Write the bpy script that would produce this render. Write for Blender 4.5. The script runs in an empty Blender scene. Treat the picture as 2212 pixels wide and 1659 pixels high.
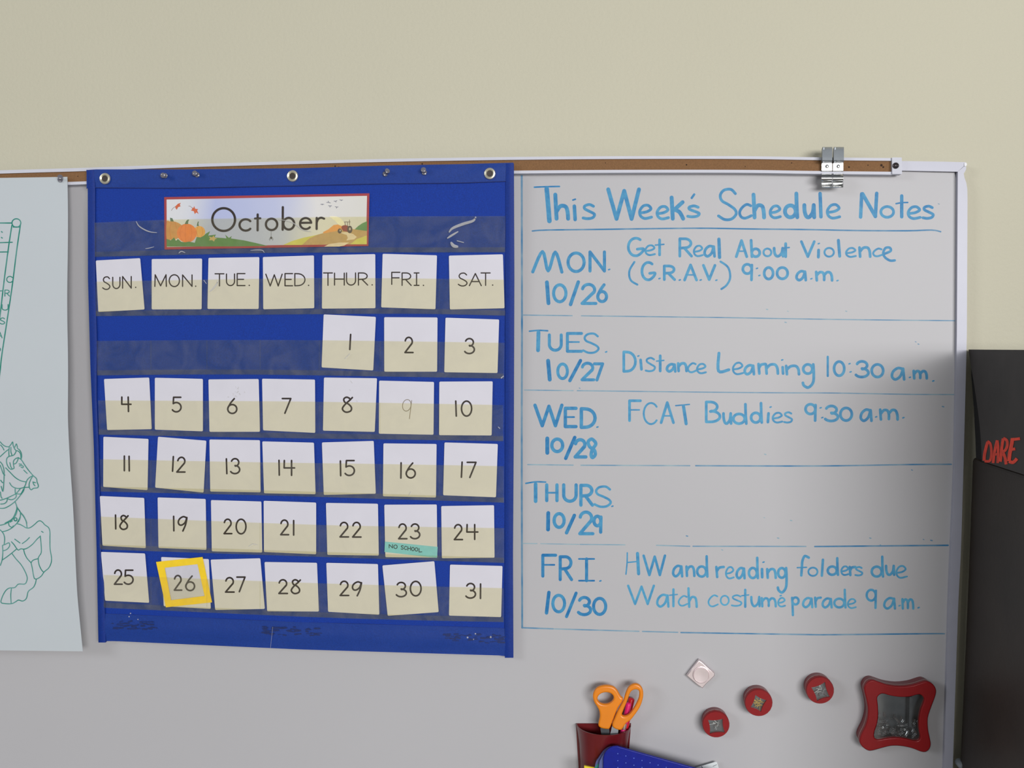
import bpy, bmesh, math, random
from mathutils import Vector, Matrix
random.seed(7)
COL = bpy.context.scene.collection

# ------------------------------------------------------------------ camera
W_PX, H_PX, FPX = 2212.0, 1659.0, 2150.0
CAM = Vector((0.0, -1.44, 1.55))
ROT = (Matrix.Rotation(math.radians(4.5), 3, 'Z') @ Matrix.Rotation(math.radians(90 - 2.9), 3, 'X')
       @ Matrix.Rotation(math.radians(0.25), 3, 'Z'))
cd = bpy.data.cameras.new('camera'); cam = bpy.data.objects.new('camera', cd); COL.objects.link(cam)
cam.matrix_world = Matrix.Translation(CAM) @ ROT.to_4x4()
cd.sensor_width = 36.0; cd.lens = FPX * 36.0 / W_PX; cd.clip_start = 0.02
bpy.context.scene.camera = cam

# ------------------------------------------------------------------ light
sc = bpy.context.scene
sc.view_settings.view_transform = 'Standard'; sc.view_settings.look = 'None'
sc.view_settings.gamma = 1.0; sc.view_settings.use_curve_mapping = False
sc.view_settings.exposure = -0.45
world = bpy.data.worlds.new('world'); sc.world = world; world.use_nodes = True
world.node_tree.nodes['Background'].inputs[0].default_value = (0.93, 0.97, 1.0, 1)
world.node_tree.nodes['Background'].inputs[1].default_value = 0.24

def area_light(name, loc, target, sx, sy, power, color):
    l = bpy.data.lights.new(name, 'AREA'); l.shape = 'RECTANGLE'; l.size = sx; l.size_y = sy
    l.energy = power; l.color = color
    o = bpy.data.objects.new(name, l); COL.objects.link(o)
    o.location = loc; o.rotation_euler = (Vector(target) - Vector(loc)).to_track_quat('-Z', 'Y').to_euler()
    return o
area_light('window_daylight', (1.9, -5.2, 2.0), (0.1, 0, 1.5), 3.1, 1.1, 322, (1.0, 0.985, 0.975))
area_light('left_fill_light', (-4.2, -4.0, 3.0), (-0.3, 0, 1.5), 1.8, 1.2, 78, (0.93, 0.97, 1.0))  # weak fill added on the left to even out the main light's falloff

# ------------------------------------------------------------------ helpers
def P(px, py, d=0.0):
    """world point on the plane d metres in front of the wall that lies at this place of the board"""
    v = ROT @ Vector(((px - W_PX / 2) / FPX, -(py - H_PX / 2) / FPX, -1.0))
    t = (-d - CAM.y) / v.y
    return CAM + v * t
def PX(px, py, X):
    v = ROT @ Vector(((px - W_PX / 2) / FPX, -(py - H_PX / 2) / FPX, -1.0))
    return CAM + v * ((X - CAM.x) / v.x)
S = (P(1200, 800, .012) - P(1201, 800, .012)).length      # metres per photo pixel on the board
def interp(pts, x):
    if x <= pts[0][0]:
        (a, b), (c, e) = pts[0], pts[1]
    elif x >= pts[-1][0]:
        (a, b), (c, e) = pts[-2], pts[-1]
    else:
        for i in range(len(pts) - 1):
            if pts[i][0] <= x <= pts[i + 1][0]:
                (a, b), (c, e) = pts[i], pts[i + 1]; break
    return b + (e - b) * (x - a) / (c - a)
def smooth(pts, n=6, closed=False):
    m = len(pts)
    if m < 3: return [tuple(p) for p in pts]
    out = []
    rng = range(m) if closed else range(m - 1)
    for i in rng:
        p0 = pts[(i - 1) % m] if closed or i > 0 else pts[i]
        p1 = pts[i]; p2 = pts[(i + 1) % m]
        p3 = pts[(i + 2) % m] if closed or i + 2 < m else p2
        for k in range(n):
            t = k / n
            out.append(tuple(0.5 * ((2 * b) + (-a + c) * t + (2 * a - 5 * b + 4 * c - e) * t * t + (-a + 3 * b - 3 * c + e) * t ** 3)
                             for a, b, c, e in zip(p0, p1, p2, p3)))
    if not closed: out.append(tuple(pts[-1]))
    return out
def link(name, me, mat=None, parent=None):
    o = bpy.data.objects.new(name, me); COL.objects.link(o)
    if mat is not None and not me.materials: me.materials.append(mat)
    if parent is not None: o.parent = parent
    return o
def tag(o, label=None, cat=None, group=None, kind=None):
    if label: o['label'] = label
    if cat: o['category'] = cat
    if group: o['group'] = group
    if kind: o['kind'] = kind
    return o
def thing(name, label, cat, group=None, loc=(0, 0, 0)):
    o = bpy.data.objects.new(name, None); COL.objects.link(o); o.location = loc
    o.empty_display_size = 0.02
    return tag(o, label, cat, group)
class MB:
    def __init__(s): s.v = []; s.f = []
    def add(s, vs, fs):
        b = len(s.v); s.v += [tuple(v) for v in vs]; s.f += [tuple(b + i for i in f) for f in fs]; return s
    def box(s, a, b):
        x0, y0, z0 = a; x1, y1, z1 = b
        return s.add([(x0, y0, z0), (x1, y0, z0), (x1, y1, z0), (x0, y1, z0), (x0, y0, z1), (x1, y0, z1), (x1, y1, z1), (x0, y1, z1)],
                     [(0, 3, 2, 1), (4, 5, 6, 7), (0, 1, 5, 4), (1, 2, 6, 5), (2, 3, 7, 6), (3, 0, 4, 7)])
    def tube(s, pts, r, n=6, caps=True):
        pts = [Vector(p) for p in pts]; rings = []
        for i, p in enumerate(pts):
            t = (pts[min(i + 1, len(pts) - 1)] - pts[max(i - 1, 0)]).normalized()
            a = t.cross(Vector((0, 0, 1)) if abs(t.z) < .9 else Vector((1, 0, 0))).normalized(); b = t.cross(a)
            rr = r[i] if isinstance(r, (list, tuple)) else r
            rings.append([p + (a * math.cos(2 * math.pi * k / n) + b * math.sin(2 * math.pi * k / n)) * rr for k in range(n)])
        vs = [v for q in rings for v in q]; fs = []
        for i in range(len(rings) - 1):
            for k in range(n):
                fs.append((i * n + k, i * n + (k + 1) % n, (i + 1) * n + (k + 1) % n, (i + 1) * n + k))
        if caps: fs += [tuple(range(n - 1, -1, -1)), tuple((len(rings) - 1) * n + k for k in range(n))]
        return s.add(vs, fs)
    def lathe(s, c, axis, prof, n=24):
        """prof: (radius, distance along axis)"""
        ax = Vector(axis).normalized(); a = ax.cross(Vector((0, 0, 1)) if abs(ax.z) < .9 else Vector((1, 0, 0))).normalized(); b = ax.cross(a)
        c = Vector(c); vs = []
        for r, h in prof:
            vs += [c + ax * h + (a * math.cos(2 * math.pi * k / n) + b * math.sin(2 * math.pi * k / n)) * r for k in range(n)]
        fs = []
        for i in range(len(prof) - 1):
            for k in range(n):
                fs.append((i * n + k, i * n + (k + 1) % n, (i + 1) * n + (k + 1) % n, (i + 1) * n + k))
        if prof[0][0] > 1e-6: fs.append(tuple(range(n - 1, -1, -1)))
        if prof[-1][0] > 1e-6: fs.append(tuple((len(prof) - 1) * n + k for k in range(n)))
        return s.add(vs, fs)
    def mesh(s, name, sm=False, recalc=True):
        me = bpy.data.meshes.new(name); me.from_pydata(s.v, [], s.f); me.update()
        if recalc:
            bm = bmesh.new(); bm.from_mesh(me); bmesh.ops.remove_doubles(bm, verts=bm.verts, dist=1e-7)
            bmesh.ops.recalc_face_normals(bm, faces=bm.faces); bm.to_mesh(me); bm.free()
        if sm:
            me.polygons.foreach_set('use_smooth', [True] * len(me.polygons))
            me.set_sharp_from_angle(angle=math.radians(38))
        return me
    def build(s, name, mat, parent=None, sm=False, recalc=True):
        return link(name, s.mesh(name, sm, recalc), mat, parent)

def D(v):                       # depth may be a number or a function of (px, py)
    return v if callable(v) else (lambda x, y: v)
def plate(pts, d, th, mb=None):
    """closed outline in board pixels, front at depth d, thickness th towards the wall"""
    mb = mb or MB(); f = D(d); n = len(pts)
    vs = [P(x, y, f(x, y)) for x, y in pts]; bs = [Vector((v.x, v.y + th, v.z)) for v in vs]
    mb.add(vs + bs, [tuple(range(n)), tuple(range(2 * n - 1, n - 1, -1))] +
           [(i, n + i, n + (i + 1) % n, (i + 1) % n) for i in range(n)])
    return mb
def sheet(fn, nu, nv, th, mb=None):
    """fn(u,v) -> world point; closed thin sheet"""
    mb = mb or MB(); vs = []
    for j in range(nv + 1):
        for i in range(nu + 1): vs.append(fn(i / nu, j / nv))
    m = len(vs); back = [Vector((v.x, v.y + th, v.z)) for v in vs]; w = nu + 1; fs = []
    for j in range(nv):
        for i in range(nu):
            a = j * w + i; q = (a, a + 1, a + w + 1, a + w); fs.append(q); fs.append(tuple(m + k for k in reversed(q)))
    edge = [i for i in range(nu)] + [j * w + nu for j in range(nv)] + [nv * w + i for i in range(nu, 0, -1)] + [j * w for j in range(nv, 0, -1)]
    for k in range(len(edge)):
        a, b = edge[k], edge[(k + 1) % len(edge)]; fs.append((b, a, m + a, m + b))
    return mb.add(vs + back, fs)
def inset_round(q, r=3.0, n=3):
    """round the corners of a polygon given in pixels"""
    out = []; m = len(q)
    for i in range(m):
        p = Vector(q[i]); a = (Vector(q[i - 1]) - p).normalized(); b = (Vector(q[(i + 1) % m]) - p).normalized()
        s, e = p + a * r, p + b * r
        for k in range(n + 1):
            t = k / n; out.append(tuple(s * (1 - t) ** 2 + p * 2 * t * (1 - t) + e * t * t))
    return out
def flat_curve(loops, d, depth, bevel, name, mat, parent=None, res=2, sm=True):
    """plate with holes: loops in pixels (outer first), front at depth d, given thickness, rounded edges"""
    cu = bpy.data.curves.new(name, 'CURVE'); cu.dimensions = '2D'; cu.fill_mode = 'BOTH'
    cu.extrude = max(depth / 2 - bevel, 1e-5); cu.bevel_depth = bevel; cu.bevel_resolution = res
    if bevel: cu.offset = -bevel
    for lp in loops:
        sp = cu.splines.new('POLY'); sp.points.add(len(lp) - 1); sp.use_cyclic_u = True
        for k, (x, y) in enumerate(lp):
            w = P(x, y, d); sp.points[k].co = (w.x, w.z, 0, 1)
    tmp = bpy.data.objects.new('tmp', cu); COL.objects.link(tmp)
    dg = bpy.context.evaluated_depsgraph_get(); me = bpy.data.meshes.new_from_object(tmp.evaluated_get(dg))
    bpy.data.objects.remove(tmp); bpy.data.curves.remove(cu)
    yc = -d + depth / 2
    me.transform(Matrix(((1, 0, 0, 0), (0, 0, -1, yc), (0, 1, 0, 0), (0, 0, 0, 1))))
    me.materials.clear()
    if sm:
        me.polygons.foreach_set('use_smooth', [True] * len(me.polygons)); me.set_sharp_from_angle(angle=math.radians(45))
    return link(name, me, mat, parent)

# ------------------------------------------------------------------ strokes (ink)
def ellipse(cx, cy, rx, ry, a0=0, a1=360, n=24):
    k = max(3, int(abs(a1 - a0) / 360 * n))
    return [(cx + rx * math.cos(math.radians(a0 + (a1 - a0) * i / k)), cy + ry * math.sin(math.radians(a0 + (a1 - a0) * i / k))) for i in range(k + 1)]
def A(*a): return ellipse(*a)
def SM(*p): return smooth(list(p), 5)
GL = {
 '0': [A(.5, .5, .5, .5, -90, 270)],
 '1': [[(.5, 0), (.5, 1)]],
 '2': [A(.47, .28, .44, .28, 190, 385) + [(0, 1), (1, 1)]],
 '3': [A(.42, .25, .45, .25, 200, 445) + A(.40, .73, .58, .27, 272, 510)],
 '4': [[(.04, 0), (.02, .5), (1, .5)], [(.72, 0), (.72, 1)]],
 '5': [[(.95, 0), (.1, 0), (.06, .42)] + A(.42, .68, .56, .32, 230, 505)],
 '6': [SM((.72, 0), (.35, .27), (.08, .55), (0, .7)) + A(.5, .7, .5, .3, 180, -180)],
 '7': [[(0, 0), (1, 0), (.3, 1)]],
 '8': [SM((1, .02), (.74, .2), (.26, .5), (.02, .76), (.2, .95), (.5, 1), (.85, .9), (.9, .68), (.62, .46), (.25, .33), (.16, .12), (.42, 0), (.72, .08), (.76, .2))],
 '9': [SM((.92, .08), (.55, 0), (.15, .15), (0, .38), (.12, .56), (.4, .58), (.75, .4), (.94, .06), (.8, .55), (.5, 1))],
 'nine': [A(.45, .3, .45, .3, -20, -380), [(.92, .05), (.9, .5), (.88, 1)]],
 'eight': [SM((.9, .15), (.5, 0), (.12, .15), (.3, .42), (.8, .6), (.9, .85), (.6, 1), (.45, .85), (.6, .55), (.95, .3), (.9, .15))],
 'S': [SM((.96, .14), (.7, .0), (.3, .03), (.1, .2), (.2, .38), (.55, .5), (.92, .66), (1, .82), (.75, .98), (.35, 1), (0, .88))],
 'U': [[(0, 0)] + A(.5, .62, .5, .38, 180, 0) + [(1, 0)]],
 'N': [[(0, 1), (0, 0), (1, 1), (1, 0)]],
 'M': [[(0, 1), (.08, 0), (.5, 1), (.92, 0), (1, 1)]],
 'Mp': [[(0, 1), (.03, 0), (.5, .95), (.97, 0), (1, 1)]],
 'O': [A(.5, .5, .5, .5, -90, 270)],
 'T': [[(0, 0), (1, 0)], [(.5, 0), (.5, 1)]],
 'E': [[(1, 0), (0, 0), (0, 1), (1, 1)], [(0, .48), (.82, .48)]],
 'W': [[(0, 0), (.27, 1), (.52, .05), (.76, 1), (1, 0)]],
 'D': [[(0, 0), (0, 1)], [(0, 0), (.3, .01)] + A(.3, .5, .7, .49, -80, 80) + [(.3, .99), (0, 1)]],
 'H': [[(0, 0), (0, 1)], [(1, 0), (1, 1)], [(0, .5), (1, .5)]],
 'R': [[(0, 1), (0, 0), (.45, 0)] + A(.45, .26, .5, .26, -80, 90) + [(0, .54)], [(.4, .54), (1, 1)]],
 'F': [[(0, 1), (0, 0), (1, 0)], [(0, .46), (.9, .46)]],
 'I': [[(0, 0), (1, 0)], [(.5, 0), (.5, 1)], [(0, 1), (1, 1)]],
 'A': [[(0, 1), (.5, 0), (1, 1)], [(.2, .66), (.82, .66)]],
 'C': [A(.55, .5, .55, .5, -40, -320)],
 'V': [[(0, 0), (.5, 1), (1, 0)]],
 'G': [A(.5, .5, .5, .5, -55, -250) + SM((.33, .97), (.6, .98), (.9, .8), (1, .6), (.6, .62))],
 'B': [[(0, 0), (0, 1)], [(0, 0)] + A(.3, .24, .5, .24, -90, 90) + A(.35, .73, .65, .27, -88, 90) + [(0, 1)]],
 'L': [[(0, 0), (0, 1), (1, .95)]],
 'h': [[(0, 0), (.1, 1)], SM((.08, .72), (.4, .48), (.8, .5), (.95, .7), (1, 1))],
 's': [SM((.9, .12), (.55, 0), (.15, .1), (.15, .3), (.55, .48), (.98, .68), (.85, .92), (.4, 1), (0, .95))],
 'e': [SM((.08, .58), (.6, .5), (.95, .28), (.7, .02), (.3, .08), (.02, .45), (.1, .82), (.45, 1), (1, .9))],
 'k': [[(0, 0), (.1, 1)], [(.95, .22), (.15, .62)], SM((.3, .58), (.7, .7), (1, 1))],
 'c': [SM((.95, .1), (.6, 0), (.2, .25), (0, .6), (.15, .92), (.5, 1), (1, .82))],
 'd': [A(.45, .75, .43, .25, -30, -390), [(.93, 0), (.95, .55), (1, 1)]],
 'u': [SM((0, 0), (.03, .5), (.2, .92), (.5, .98), (.85, .6), (.95, 0)), [(.95, 0), (1, 1)]],
 'l': [[(.3, 0), (.7, 1)]],
 'o': [A(.5, .5, .5, .5, -70, 290)],
 'a': [SM((.9, .08), (.5, 0), (.12, .3), (.02, .75), (.3, 1), (.7, .7), (.9, .1)), [(.92, .05), (1, 1)]],
 'b': [[(0, 0), (.1, 1)], A(.52, .76, .45, .24, 170, -170)],
 'n': [[(0, 0), (.06, 1)], SM((.05, .45), (.35, .05), (.75, .02), (.95, .4), (1, 1))],
 'm': [[(0, 0), (.04, 1)], SM((.04, .4), (.22, .05), (.42, .1), (.5, .5), (.5, .95)), SM((.5, .4), (.68, .05), (.88, .1), (.98, .5), (1, 1))],
 'r': [[(0, 0), (.12, 1)], SM((.1, .4), (.4, .08), (1, .0))],
 'g': [A(.45, .2, .42, .2, -30, -390), SM((.95, 0), (1, .45), (.92, .8), (.5, 1), (.1, .92), (0, .8))],
 'p': [SM((0, .02), (.08, .5), (.12, 1)), A(.5, .2, .45, .2, 180, -170)],
 't': [[(.5, 0), (.5, 1)], [(0, .35), (1, .3)]],
 'f': [SM((1, .08), (.65, 0), (.45, .25), (.4, .6), (.35, 1)), [(0, .6), (.8, .58)]],
 '/': [[(1, 0), (0, 1)]],
}
def glyph(ch, x0, y0, x1, y1, sl=0):
    out = []
    for st in GL[ch]:
        out.append([(x0 + (x1 - x0) * x - sl * (y - .5) * (y1 - y0), y0 + (y1 - y0) * y) for x, y in st])
    return out
class Ink:
    """flat marks lying on a surface: ribbons with round ends, tiny steps apart"""
    def __init__(s, d, step=9e-6): s.mb = MB(); s.d = D(d); s.k = 0; s.step = step; s.tone = []
    def line(s, pts, w, tone=.5, wend=None):
        for i in range(1, len(pts) - 1):           # a sharp turn starts a new stroke with its own round end
            a, b, c = pts[i - 1], pts[i], pts[i + 1]
            u, v = (b[0] - a[0], b[1] - a[1]), (c[0] - b[0], c[1] - b[1]); l = math.hypot(*u) * math.hypot(*v)
            if l > 1e-6 and (u[0] * v[0] + u[1] * v[1]) / l < .62:
                s.line(pts[:i + 1], w, tone); s.line(pts[i:], w, tone + .03); return s
        q = [pts[0]]
        for p in pts[1:]:
            if math.dist(p, q[-1]) > .05: q.append(p)
        off = 1e-5 + (s.k % 60) * s.step; s.k += 1; n0 = len(s.mb.f)
        def pt(x, y, i=0): return P(x, y, s.d(x, y) + off + i * 6e-7)
        r = w / 2
        if len(q) == 1:
            c = ellipse(q[0][0], q[0][1], r, r, 0, 360, 12)[:-1]
            s.mb.add([pt(*p) for p in c], [tuple(range(len(c) - 1, -1, -1))])
        else:
            L = []; R = []; m = len(q)
            for i in range(m):
                a = q[max(i - 1, 0)]; b = q[min(i + 1, m - 1)]
                tx, ty = b[0] - a[0], b[1] - a[1]; l = math.hypot(tx, ty) or 1; nx, ny = -ty / l, tx / l
                k = 1.0
                if 0 < i < m - 1:
                    ax, ay = q[i][0] - a[0], q[i][1] - a[1]; la = math.hypot(ax, ay) or 1
                    c = abs((-ay / la) * nx + (ax / la) * ny); k = 1 / max(c, .45)
                rr = r * k if wend is None else k * (r + (wend / 2 - r) * i / (m - 1))
                L.append((q[i][0] + nx * rr, q[i][1] + ny * rr)); R.append((q[i][0] - nx * rr, q[i][1] - ny * rr))
            def cap(c, frm, sign):
                a0 = math.atan2(frm[1] - c[1], frm[0] - c[0]); rr = math.dist(c, frm)
                return [(c[0] + rr * math.cos(a0 + sign * math.pi * k / 6), c[1] + rr * math.sin(a0 + sign * math.pi * k / 6)) for k in range(1, 6)]
            n = len(L); vs = [pt(*p, i) for i, p in enumerate(L)] + [pt(*p, i) for i, p in enumerate(R)]
            fs = [(i, i + 1, n + i + 1, n + i) for i in range(n - 1)]
            ce = cap(q[-1], L[-1], -1); cs = cap(q[0], R[0], -1)
            b = len(vs); vs += [pt(*p, n - 1) for p in ce]; fs.append(tuple([n - 1] + list(range(b, b + 5)) + [2 * n - 1]))
            b = len(vs); vs += [pt(*p) for p in cs]; fs.append(tuple([n] + list(range(b, b + 5)) + [0]))
            s.mb.add(vs, fs)
        s.tone += [tone] * (len(s.mb.f) - n0)
        return s
    def poly(s, pts, tone=.5):
        off = 1e-5 + (s.k % 60) * s.step; s.k += 1
        s.mb.add([P(x, y, s.d(x, y) + off) for x, y in pts], [tuple(range(len(pts)))]); s.tone.append(tone); return s
    def build(s, name, mat, parent):
        me = s.mb.mesh(name, recalc=False)
        at = me.attributes.new('tone', 'FLOAT', 'FACE'); at.data.foreach_set('value', s.tone)
        return link(name, me, mat, parent)

# ------------------------------------------------------------------ materials
def srgb(r, g, b):
    f = lambda c: c / 255 / 12.92 if c <= 10 else ((c / 255 + .055) / 1.055) ** 2.4
    return (f(r), f(g), f(b), 1)
def mat(name, col, rough=.6, metal=0, spec=.5, noise=None, bump=None, vary=.12, coat=0, trans=0, sheen=0, alpha=1):
    m = bpy.data.materials.new(name); m.use_nodes = True; nt = m.node_tree; b = nt.nodes['Principled BSDF']
    c = srgb(*col); b.inputs['Base Color'].default_value = c; b.inputs['Roughness'].default_value = rough
    b.inputs['Metallic'].default_value = metal; b.inputs['Specular IOR Level'].default_value = spec
    b.inputs['Coat Weight'].default_value = coat; b.inputs['Transmission Weight'].default_value = trans
    b.inputs['Sheen Weight'].default_value = sheen; b.inputs['Alpha'].default_value = alpha
    tc = nt.nodes.new('ShaderNodeTexCoord')
    if noise:
        n = nt.nodes.new('ShaderNodeTexNoise'); n.inputs['Scale'].default_value = noise; n.inputs['Detail'].default_value = 4
        nt.links.new(tc.outputs['Object'], n.inputs['Vector'])
        mr = nt.nodes.new('ShaderNodeMapRange'); mr.inputs['To Min'].default_value = 1 - vary; mr.inputs['To Max'].default_value = 1 + vary
        mr.inputs['From Min'].default_value = .25; mr.inputs['From Max'].default_value = .75
        nt.links.new(n.outputs['Fac'], mr.inputs['Value'])
        mx = nt.nodes.new('ShaderNodeMix'); mx.data_type = 'RGBA'; mx.blend_type = 'MULTIPLY'; mx.inputs['Factor'].default_value = 1
        mx.inputs[6].default_value = c; nt.links.new(mr.outputs[0], mx.inputs[7]); nt.links.new(mx.outputs[2], b.inputs['Base Color'])
    if bump:
        sc_, st, di = bump
        n = nt.nodes.new('ShaderNodeTexNoise'); n.inputs['Scale'].default_value = sc_; n.inputs['Detail'].default_value = 3
        nt.links.new(tc.outputs['Object'], n.inputs['Vector'])
        bp = nt.nodes.new('ShaderNodeBump'); bp.inputs['Strength'].default_value = st; bp.inputs['Distance'].default_value = di
        nt.links.new(n.outputs['Fac'], bp.inputs['Height']); nt.links.new(bp.outputs[0], b.inputs['Normal'])
    return m
def ink_mat(name, deep, pale, rough=.55, scale=140, spread=.35):
    """marker ink: tone of each stroke plus streaks where the pen ran dry"""
    m = bpy.data.materials.new(name); m.use_nodes = True; nt = m.node_tree; b = nt.nodes['Principled BSDF']
    b.inputs['Roughness'].default_value = rough; b.inputs['Specular IOR Level'].default_value = .3
    at = nt.nodes.new('ShaderNodeAttribute'); at.attribute_name = 'tone'
    tc = nt.nodes.new('ShaderNodeTexCoord'); n = nt.nodes.new('ShaderNodeTexNoise'); n.inputs['Scale'].default_value = scale; n.inputs['Detail'].default_value = 3
    nt.links.new(tc.outputs['Object'], n.inputs['Vector'])
    mr = nt.nodes.new('ShaderNodeMapRange'); mr.inputs['From Min'].default_value = .3; mr.inputs['From Max'].default_value = .7
    mr.inputs['To Min'].default_value = -spread; mr.inputs['To Max'].default_value = spread
    nt.links.new(n.outputs['Fac'], mr.inputs['Value'])
    ad = nt.nodes.new('ShaderNodeMath'); ad.operation = 'ADD'; ad.use_clamp = True
    nt.links.new(mr.outputs[0], ad.inputs[0]); nt.links.new(at.outputs['Fac'], ad.inputs[1])
    mx = nt.nodes.new('ShaderNodeMix'); mx.data_type = 'RGBA'; mx.inputs[6].default_value = srgb(*pale); mx.inputs[7].default_value = srgb(*deep)
    nt.links.new(ad.outputs[0], mx.inputs['Factor']); nt.links.new(mx.outputs[2], b.inputs['Base Color'])
    return m
def vinyl_mat(name, tint, haze, gloss, bumpd=.0012, scale=16):
    m = bpy.data.materials.new(name); m.use_nodes = True; nt = m.node_tree; nt.nodes.clear()
    out = nt.nodes.new('ShaderNodeOutputMaterial'); tr = nt.nodes.new('ShaderNodeBsdfTransparent'); tr.inputs[0].default_value = (*tint, 1)
    df = nt.nodes.new('ShaderNodeBsdfDiffuse'); df.inputs[0].default_value = (.62, .60, .58, 1)
    gl = nt.nodes.new('ShaderNodeBsdfGlossy'); gl.inputs['Roughness'].default_value = .09
    tc = nt.nodes.new('ShaderNodeTexCoord'); n = nt.nodes.new('ShaderNodeTexNoise'); n.inputs['Scale'].default_value = scale; n.inputs['Detail'].default_value = 3
    n.inputs['Distortion'].default_value = 1.2
    nt.links.new(tc.outputs['Object'], n.inputs['Vector'])
    bp = nt.nodes.new('ShaderNodeBump'); bp.inputs['Strength'].default_value = .8; bp.inputs['Distance'].default_value = bumpd
    nt.links.new(n.outputs['Fac'], bp.inputs['Height']); nt.links.new(bp.outputs[0], gl.inputs['Normal'])
    m1 = nt.nodes.new('ShaderNodeMixShader'); m1.inputs[0].default_value = haze
    n2 = nt.nodes.new('ShaderNodeTexNoise'); n2.inputs['Scale'].default_value = 26; n2.inputs['Detail'].default_value = 2; n2.inputs['Distortion'].default_value = 1.6
    mr = nt.nodes.new('ShaderNodeMapRange'); mr.inputs['From Min'].default_value = .32; mr.inputs['From Max'].default_value = .7
    mr.inputs['To Min'].default_value = haze * .55; mr.inputs['To Max'].default_value = haze * 1.7      # painted cloudiness in place of uneven room reflections
    nt.links.new(tc.outputs['Object'], n2.inputs['Vector']); nt.links.new(n2.outputs['Fac'], mr.inputs['Value']); nt.links.new(mr.outputs[0], m1.inputs[0])
    nt.links.new(tr.outputs[0], m1.inputs[1]); nt.links.new(df.outputs[0], m1.inputs[2])
    m2 = nt.nodes.new('ShaderNodeMixShader'); m2.inputs[0].default_value = gloss
    nt.links.new(m1.outputs[0], m2.inputs[1]); nt.links.new(gl.outputs[0], m2.inputs[2]); nt.links.new(m2.outputs[0], out.inputs[0])
    return m

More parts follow.
